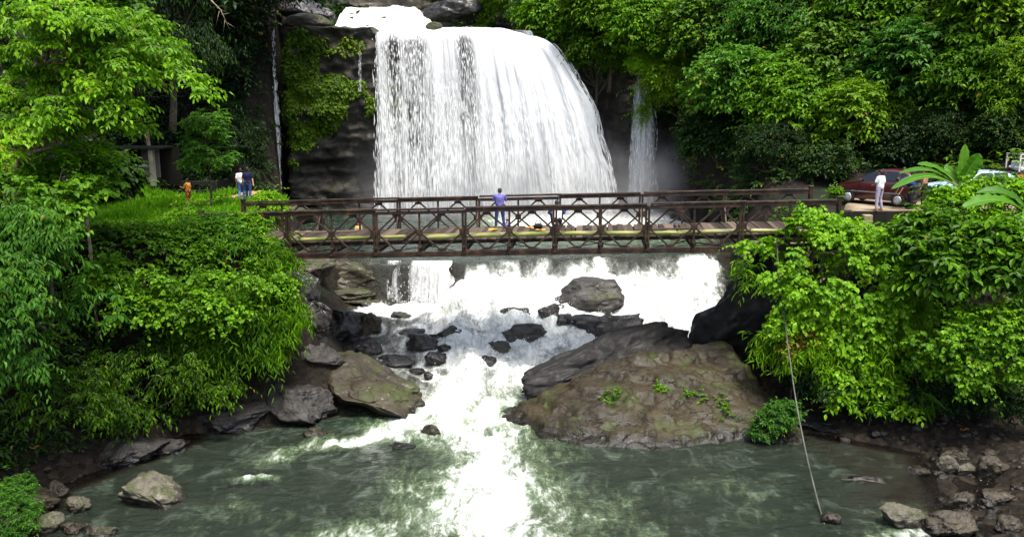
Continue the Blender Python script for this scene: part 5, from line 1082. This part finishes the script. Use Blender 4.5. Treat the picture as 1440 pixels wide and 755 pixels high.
person('man in a violet polo shirt leaning on the far bridge railing', p, .1, dict(shL=(-.2, .02, 1.39), elL=(-.28, .1, 1.17), wrL=(-.26, .34, 1.19), shR=(.2, .02, 1.39), elR=(.28, .1, 1.17), wrR=(.26, .34, 1.19), head=(.01, .06, 1.585),
       hiL=(-.1, 0, .92), knL=(-.14, .02, .5), anL=(-.17, -.02, .085), hiR=(.1, 0, .92), knR=(.15, .02, .5), anR=(.19, -.02, .085)), (.14, .13, .36), (.03, .04, .15), 1.62, 'a', shoes=(.3, .14, .06))
p = DECKW(783, 3.2)
person('person in a white vest with blue sleeves squatting on the bridge deck', p, .0, dict(pel=(0, -.1, .3), waist=(0, -.06, .46), chest=(0, 0, .68), neck=(0, .02, .84), head=(0, .06, .97), shL=(-.19, .02, .78), elL=(-.32, .16, .58), wrL=(-.26, .34, .5), shR=(.19, .02, .78), elR=(.32, .16, .58), wrR=(.24, .34, .5),
       hiL=(-.1, -.08, .3), knL=(-.2, .26, .5), anL=(-.15, .02, .085), hiR=(.1, -.08, .3), knR=(.2, .26, .5), anR=(.15, .02, .085)), (.75, .75, .76), (.03, .025, .03), 1.7, 'a', sleeves=(.06, .1, .42))
zpool = 3.45
def wader(px, py_, lb, top, bot, h, rz, capc=None):
    p = stand(px, py_, z=zpool-.1); rocks_ = p; person(lb, p, rz, dict(anL=(-.12, .05, .085), knL=(-.12, .06, .5)), top, bot, h, 'b', cap=capc); 
wader(713, 343, 'small person in lilac standing in the pool beyond the bridge deck', (.2, .18, .42), (.18, .15, .4), 1.4, 2.9)
wader(505, 349, 'person in a red and navy cap standing in the pool behind the bridge deck', (.45, .32, .12), (.05, .06, .25), 1.42, .6, (.5, .05, .05))
# things left on the deck
p = DECKW(757, 2.9); rt = empty('bag', p, .3); tag(rt, 'small black bag with a loop strap on the bridge deck', 'bag'); m = MB(); m.ball((0, 0, .1), (.2, .13, .12), 14); m.build('body', cloth((.012, .012, .014)), rt, True)
q = np.linspace(0, math.pi, 12); m = MB(); m.tube(np.stack([.12*np.cos(q), 0*q, .18+.16*np.sin(q)], 1), .014, 6); m.build('strap', cloth((.012, .012, .014)), rt, True)
for px, w, lb, sc_ in ((694, 2.7, 'orange cloth dropped on planks left of the man in violet', .19), (745, 3.1, 'orange cloth lying just left of the black bag', .17), (760, 2.4, 'yellow cloth spread in front of the black bag', .2)):
    p = DECKW(px, w); u = np.linspace(-1, 1, 11); X, Y = np.meshgrid(u, u, indexing='ij'); Z = .3*fbm2(X*1.6+px, Y*1.6, 3, px)+.28
    o = mk('cloth', np.stack([X, Y*.6, Z*.7], 2).reshape(-1, 3)*sc_, grid_faces(11, 11), cloth((.55, .28, .05))); o.location = p; o.modifiers.new('t', 'SOLIDIFY').thickness = .012; tag(o, lb, 'cloth', 'cloths on the bridge deck')
# left path
p = hit(350, 284, hterr); p[2] += .05
person('man in a navy T-shirt and jeans walking away along the left path', p, .15, dict(knL=(-.1, .12, .52), anL=(-.1, .12, .1), knR=(.1, -.02, .5), anR=(.1, -.22, .13), wrL=(-.27, .16, .92), wrR=(.28, -.1, .9)), (.01, .012, .035), (.03, .05, .14), 1.68, 'b')
p = p+[-.5, .5, 0]; p[2] = hz(p[0], p[1])+.05
person('person in a white top and blue jeans walking beside the navy shirted man', p, .2, dict(knR=(.1, .12, .52), anR=(.1, .1, .1), anL=(-.1, -.2, .13)), (.65, .66, .68), (.06, .12, .32), 1.6, 'b')
p = hit(266, 291, hterr)
person('child in an orange top and red shorts crossing the grass on the left', p, 1.3, dict(elL=(-.22, .12, 1.15), wrL=(-.2, .3, 1.2)), (.6, .25, .05), (.4, .03, .03), 1.32, 'b', cap=None, hem=.1, shorts=True)
# right road
Zr = ROADZ+.01
p = stand(1235, 296, z=Zr)
person('barefoot boy in a white T-shirt and lilac trousers standing by the maroon car', p, .55, dict(elL=(-.25, .06, 1.15), wrL=(-.16, .22, 1.08), elR=(.25, -.02, 1.13), wrR=(.22, .16, 1.02), anL=(-.14, 0, .085), knL=(-.12, .02, .5), anR=(.15, -.04, .085)), (.78, .79, .8), (.42, .36, .46), 1.64, 'a', shoes=(.3, .16, .09))
p = stand(1279, 294, z=Zr)
person('person in a navy shirt bending forward behind the maroon car', p, 1.5, dict(pel=(0, -.1, .92), waist=(0, .05, 1.06), chest=(0, .26, 1.16), neck=(0, .42, 1.2), head=(0, .54, 1.2), shL=(-.18, .36, 1.15), elL=(-.2, .4, .9), wrL=(-.18, .5, .7), shR=(.18, .36, 1.15), elR=(.2, .4, .9), wrR=(.18, .5, .7), hiL=(-.09, -.1, .9), hiR=(.09, -.1, .9)), (.025, .025, .14), (.02, .02, .03), 1.72, 'a')
p = stand(1297, 292, z=Zr)
person('shirtless person standing beside the bending one in navy', p, .9, dict(elR=(.3, .06, 1.2), wrR=(.2, .22, 1.3)), (.3, .2, .1), (.03, .025, .02), 1.66, 'b', shirtless=True)
p = stand(1268, 288, z=Zr)
person('person in a red top half hidden at the back of the maroon car', p, 2.2, {}, (.5, .04, .05), (.03, .03, .04), 1.6, 'a')
p = stand(1436, 296, z=Zr)
person('person in a red shirt and red cap at the far right road edge', p, 2.6, dict(elR=(.28, .1, 1.16), wrR=(.15, .25, 1.25)), (.5, .05, .04), (.05, .05, .08), 1.7, 'a', cap=(.5, .06, .05))
# ------------------------------------------------------------------ vehicles
def paint(name, c):
    t = NT(name); v = t.obj(); n = t.noise(3, 5, .6, v)
    return t.done(t.bsdf(t.mix(t.mr(n, .4, .75, 0, .35), c, tuple(q*.6+.03 for q in c)), .28, .5, **{'Coat Weight': .6, 'Coat Roughness': .08}))
GL = m_plain('car_glass', (.012, .014, .016), .05, .6, var=0, bump=0); RUB = m_plain('tyre_rubber', (.015, .015, .015), .8, .3); HUB = m_plain('hubcap', (.5, .5, .5), .35, .5, .4, var=.1); BUMP = m_plain('black_bumper', (.02, .02, .022), .6); LAMP = m_plain('headlamp', (.6, .6, .58), .1, .6, var=.05); TAIL = m_plain('tail_lamp', (.35, .02, .015), .2, .5)
CHR = m_plain('strip_grey', (.16, .15, .15), .4, .5)
def car(label, loc, rz, pmat, L=3.65, W=1.56, roof=1.42, hood=.86, belt=.93, cat='car', sedan=False):
    rt = empty('parked_car', loc, rz); tag(rt, label, cat)
    # stations from nose (x=0) to tail: x, underside, belt height, roof height, half width
    xs = [0, .06, .25, .6, .98, 1.1, 1.42, 1.75, 2.3, 2.9, 3.35, 3.55, 3.62, 3.65]
    zb = [.62, .74, .8, .84, .88, .9, .91, .92, .93, .935, .94, .93, .86, .7]
    zr = [.63, .75, .81, .855, .9, .94, 1.19, 1.37, 1.42, 1.415, 1.36, 1.2, .9, .72]
    hw = [.68, .73, .76, .775, .78, .78, .78, .78, .78, .78, .775, .76, .74, .72]
    if sedan: zr = [.63, .75, .81, .855, .9, .94, 1.19, 1.37, 1.42, 1.4, 1.22, 1.0, .9, .72]
    sx, sz, sw = L/3.65, roof/1.42, W/1.56; prof = []
    for x, b, r_, w in zip(xs, zb, zr, hw):
        x = x*sx-L/2; w = w*sw; tum = w*(1-.26*np.clip((r_-b)/.48, 0, 1)); g = .2
        half = [(w*.86, g), (w*.95, .3), (w*1.0, .5), (w*1.0, b*.82), (w*.965, b), ((w*.965+tum)/2+.008, (b+r_)/2), (tum, max(b+.004, r_-.05)), (tum*.86, r_+.004), (tum*.45, r_+.016), (0, r_+.02)]
        prof.append([(x, -y, z*sz) for y, z in half]+[(x, y, z*sz) for y, z in half[-2::-1]])
    P = np.array(prof); nx, npf = P.shape[:2]
    cap0 = np.arange(npf)[None]; cap1 = np.arange(npf)[::-1][None]+(nx-1)*npf
    bot = np.array([[i*npf, i*npf+npf-1, (i+1)*npf+npf-1, (i+1)*npf] for i in range(nx-1)])
    o = mk('body', P.reshape(-1, 3), [grid_faces(nx, npf)[:, ::-1], cap0, cap1, bot], pmat, rt, True)
    sd = o.modifiers.new('s', 'SUBSURF'); sd.levels = 1; sd.render_levels = 2
    X_ = lambda v: v*sx-L/2
    def side_pt(x, z, y_):                # on the cabin side, a little proud
        b = np.interp(x, xs, zb); r_ = np.interp(x, xs, zr); w = np.interp(x, xs, hw)*sw; f = np.clip((z-b)/max(.05, r_-b), 0, 1)
        tum = w*(1-.26*np.clip((r_-b)/.48, 0, 1)); y = w*.965+(tum-w*.965)*f+.012
        return (X_(x), y_*y, z*sz)
    def pane(name, pts, y_, mat=GL):
        ctr = np.mean(pts, 0); V = np.array([side_pt(*q, y_) for q in pts]+[side_pt(*(np.array(q)*.9+ctr*.1), y_) for q in pts]); n = len(pts); V[n:, 1] += y_*.004
        F = [[i, (i+1) % n, n+(i+1) % n, n+i] for i in range(n)]; return mk(name, V, [np.array(F), np.arange(n, 2*n)[None]], mat, rt, False)
    for y_ in (-1, 1):
        pane('door_window', [(1.22, .965), (1.5, 1.2), (1.78, 1.335), (2.28, 1.36), (2.3, .975)], y_)
        pane('rear_window' if not sedan else 'door_window', [(2.37, .975), (2.36, 1.36), (2.95, 1.35), (3.0, .985)], y_)
        if not sedan: pane('quarter_window', [(3.07, .99), (3.03, 1.34), (3.28, 1.29), (3.4, 1.0)], y_)
        m = MB()
        for x in (1.16, 2.33, 3.02): m.box((X_(x), y_*.787*sw, .6*sz), (.012, .012, .62))
        m.build('door_gap', BUMP, rt)
        m = MB(); m.box((X_(1.95), y_*.793*sw, .55), (2.3*sx, .02, .06)); bevel(m.build('side_strip', CHR, rt), .006)
        for x in (2.12, 2.86):
            m = MB(); m.box((X_(x), y_*.79*sw, .86*sz), (.15, .03, .035)); bevel(m.build('door_handle', BUMP, rt), .008)
        m = MB(); m.ball((X_(1.28), y_*.86*sw, .97*sz), (.05, .09, .065), 10); m.build('wing_mirror', BUMP, rt, True)
        m = MB(); m.box((X_(.035), y_*.52*sw, .66*sz), (.06, .34, .14)); bevel(m.build('headlight', LAMP, rt), .015)
        m = MB(); m.box((X_(3.63), y_*.62*sw, .74*sz), (.06, .18, .22)); bevel(m.build('tail_light', TAIL, rt), .015)
        for x in (.66, 3.02):
            m = MB(); q = np.linspace(-.1, math.pi+.1, 20); m.add(np.concatenate([np.stack([X_(x)+.345*np.cos(q), np.full(20, y_*.79*sw), .27+.345*np.sin(q)], 1), [[X_(x), y_*.79*sw, .2]]]), [[i, i+1, 20] for i in range(19)]); m.build('wheel_arch', BUMP, rt)
            w_ = empty('wheel', (X_(x), y_*.72*sw, .28)); w_.parent = rt
            m = MB(); q = np.linspace(0, 2*math.pi, 29); ring = [(.17, -.08), (.24, -.09), (.275, -.075), (.28, 0), (.275, .075), (.24, .09), (.17, .08)]
            V = np.array([[(r_*math.cos(a), yy, r_*math.sin(a)) for r_, yy in ring] for a in q[:-1]]); V = np.concatenate([V, V[:1]]); mk('tyre', V.reshape(-1, 3), grid_faces(29, 7), RUB, w_, True)
            m = MB(); m.tube([(0, y_*.03, 0), (0, y_*.085, 0), (0, y_*.1, 0)], [.185, .18, .11], 24); m.build('hubcap', HUB, w_, True)
            m = MB()
            for k in range(10): a = k*math.pi/5; m.box((.13*math.cos(a), y_*.094, .13*math.sin(a)), (.03, .02, .03))
            m.build('vent_holes', BUMP, w_)
    for nm, x0, x1, f0, f1 in (('windscreen', 1.13, 1.72, .93, 1.35), ('rear_screen', 3.61, 3.38, .93, 1.33)):
        w0, w1 = .66*sw, .55*sw; e = .03 if nm == 'rear_screen' else -.02
        V = np.array([[X_(x0)+e, -w0, f0*sz+.02], [X_(x0)+e, w0, f0*sz+.02], [X_(x1)+e, w1, f1*sz+.03], [X_(x1)+e, -w1, f1*sz+.03]])
        o = mk(nm, V, np.array([[0, 1, 2, 3]]), GL, rt, False); o.modifiers.new('t', 'SOLIDIFY').thickness = .012
    for x, nm in ((.0, 'front_bumper'), (3.66, 'rear_bumper')):
        m = MB(); m.box((X_(x), 0, .4), (.16, 1.5*sw, .2)); bevel(m.build(nm, BUMP, rt), .04, 3)
    m = MB(); m.box((X_(.025), 0, .66*sz), (.05, .66*sw, .1)); m.build('grille', BUMP, rt)
    return rt
a = stand(1201, 285, z=Zr); b = stand(1251, 291, z=Zr); rzc = -math.radians(47)
c = (a+b)/2; off = np.array([-math.sin(rzc), math.cos(rzc), 0])*.75
car('maroon hatchback car parked on the ledge at the right bridge end', c+off+[.0, 0, 0], rzc, paint('maroon_paint', (.06, .005, .006)), L=3.4, roof=1.54)
p = stand(1395, 292, z=Zr); car('pale blue car mostly hidden behind roadside leaves', (p[0]+.2, 38.2, Zr), .12, paint('pale_blue_paint', (.42, .56, .66)), L=3.9, sedan=True)
def truck():
    p = at(1427, 250, 42.2); rt = empty('truck', (p[0], 42.2, Zr), 0); rt.scale = (.66, .66, .66); tag(rt, 'white truck with open cage frame behind the pale blue car', 'truck')
    wm = paint('truck_white', (.7, .7, .7)); rm = m_plain('cream_rail', (.62, .58, .5), .6)
    z0 = at(1420, 262, 42.2)[2]-Zr; s = 42.2/1200*1.02
    m = MB(); m.box((1.0, 0, 1.35), (2.2, 1.8, 1.3)); m.box((.9, 0, 2.12), (1.7, 1.7, .5)); bevel(m.build('cab', wm, rt), .12, 3)
    for y_ in (-1, 1):
        m = MB(); m.box((.75, y_*.9, 1.78), (1.0, .03, .46)); m.build('door_window', GL, rt); m = MB(); m.box((.2, y_*.912, 1.3), (.02, .02, .9)); m.box((1.3, y_*.912, 1.3), (.02, .02, .9)); m.build('door_gap', BUMP, rt)
    m = MB(); m.box((-2.0, 0, 1.0), (3.6, 1.9, .25)); m.box((-.1, 0, .6), (5, .8, .2)); m.build('bed', wm, rt)
    m = MB()
    for y_ in (-.92, .92):
        for x in np.linspace(-3.7, -.3, 5): m.box((x, y_, 1.3), (.06, .06, .5))
        m.box((-2, y_, 1.55), (3.5, .08, .08)); m.box((-2, y_, 1.3), (3.5, .05, .06))
    m.box((-3.75, 0, 1.55), (.07, 1.9, .08)); m.box((-3.75, 0, 1.3), (.07, 1.9, .08)); m.build('bed_rail', rm, rt)
    m = MB()
    for y_ in (-.88, .88):
        m.box((-.25, y_, 1.95), (.09, .09, 2.0)); m.box((.8, y_, 2.9), (2.2, .07, .07)); m.box((.8, y_, 2.6), (2.2, .06, .06)); m.box((1.9, y_, 2.6), (.07, .07, .6))
    m.box((-.25, 0, 2.9), (.08, 1.8, .08)); m.build('cage_frame', rm, rt)
    for x in (-3, 1.2):
        for y_ in (-.8, .8):
            w_ = empty('wheel', (x, y_, .38)); w_.parent = rt; m = MB(); m.tube([(0, -.13, 0), (0, -.1, 0), (0, .1, 0), (0, .13, 0)], [.32, .38, .38, .32], 24); m.build('tyre', RUB, w_, True); m = MB(); m.tube([(0, -.14, 0), (0, .14, 0)], .2, 16); m.build('rim', HUB, w_, True)
truck()
# ------------------------------------------------------------------ light, camera, render settings
EL, AZ = math.radians(70), math.radians(150)      # compass bearing of the sun seen from above: behind the camera, a little to the right
sd = Vector((math.sin(AZ)*math.cos(EL), math.cos(AZ)*math.cos(EL), math.sin(EL)))
L = bpy.data.lights.new('sun', 'SUN'); L.energy = 3.0; L.angle = math.radians(14); L.color = (1, .96, .89)
so = bpy.data.objects.new('sun', L); COL.objects.link(so); so.rotation_euler = sd.to_track_quat('Z', 'Y').to_euler(); so.location = (0, 0, 60)
w = bpy.data.worlds.new('World'); sc.world = w; w.use_nodes = True; nt = w.node_tree
sky = nt.nodes.new('ShaderNodeTexSky'); sky.sky_type = 'NISHITA'; sky.sun_disc = False; sky.sun_elevation = EL; sky.sun_rotation = AZ; sky.dust_density = 4; sky.air_density = 1.0
bg = nt.nodes['Background']; nt.links.new(sky.outputs[0], bg.inputs[0]); bg.inputs[1].default_value = .15
cd = bpy.data.cameras.new('camera'); cam = bpy.data.objects.new('camera', cd); COL.objects.link(cam); cam.location = (0, 0, CAMZ); cam.rotation_euler = (math.pi/2-TH, 0, 0)
cd.sensor_width = 36; cd.lens = 36*FPX/1440; cd.clip_end = 1000; cd.clip_start = .1; sc.camera = cam
vs = sc.view_settings; vs.view_transform = 'Standard'; vs.look = 'None'; vs.gamma = 1; vs.use_curve_mapping = False; vs.exposure = 1.08
cy = sc.cycles; cy.max_bounces = 5; cy.diffuse_bounces = 2; cy.glossy_bounces = 2; cy.transmission_bounces = 3; cy.transparent_max_bounces = 12; cy.volume_bounces = 0; cy.volume_step_rate = 1.5; cy.volume_max_steps = 48
cy.use_denoising = True; cy.sample_clamp_indirect = 6; cy.caustics_reflective = False; cy.caustics_refractive = False; cy.use_adaptive_sampling = False
try: cy.denoiser = 'OPENIMAGEDENOISE'; cy.denoising_prefilter = 'ACCURATE'; cy.denoising_input_passes = 'RGB_ALBEDO_NORMAL'
except Exception: pass
sc.render.use_persistent_data = False
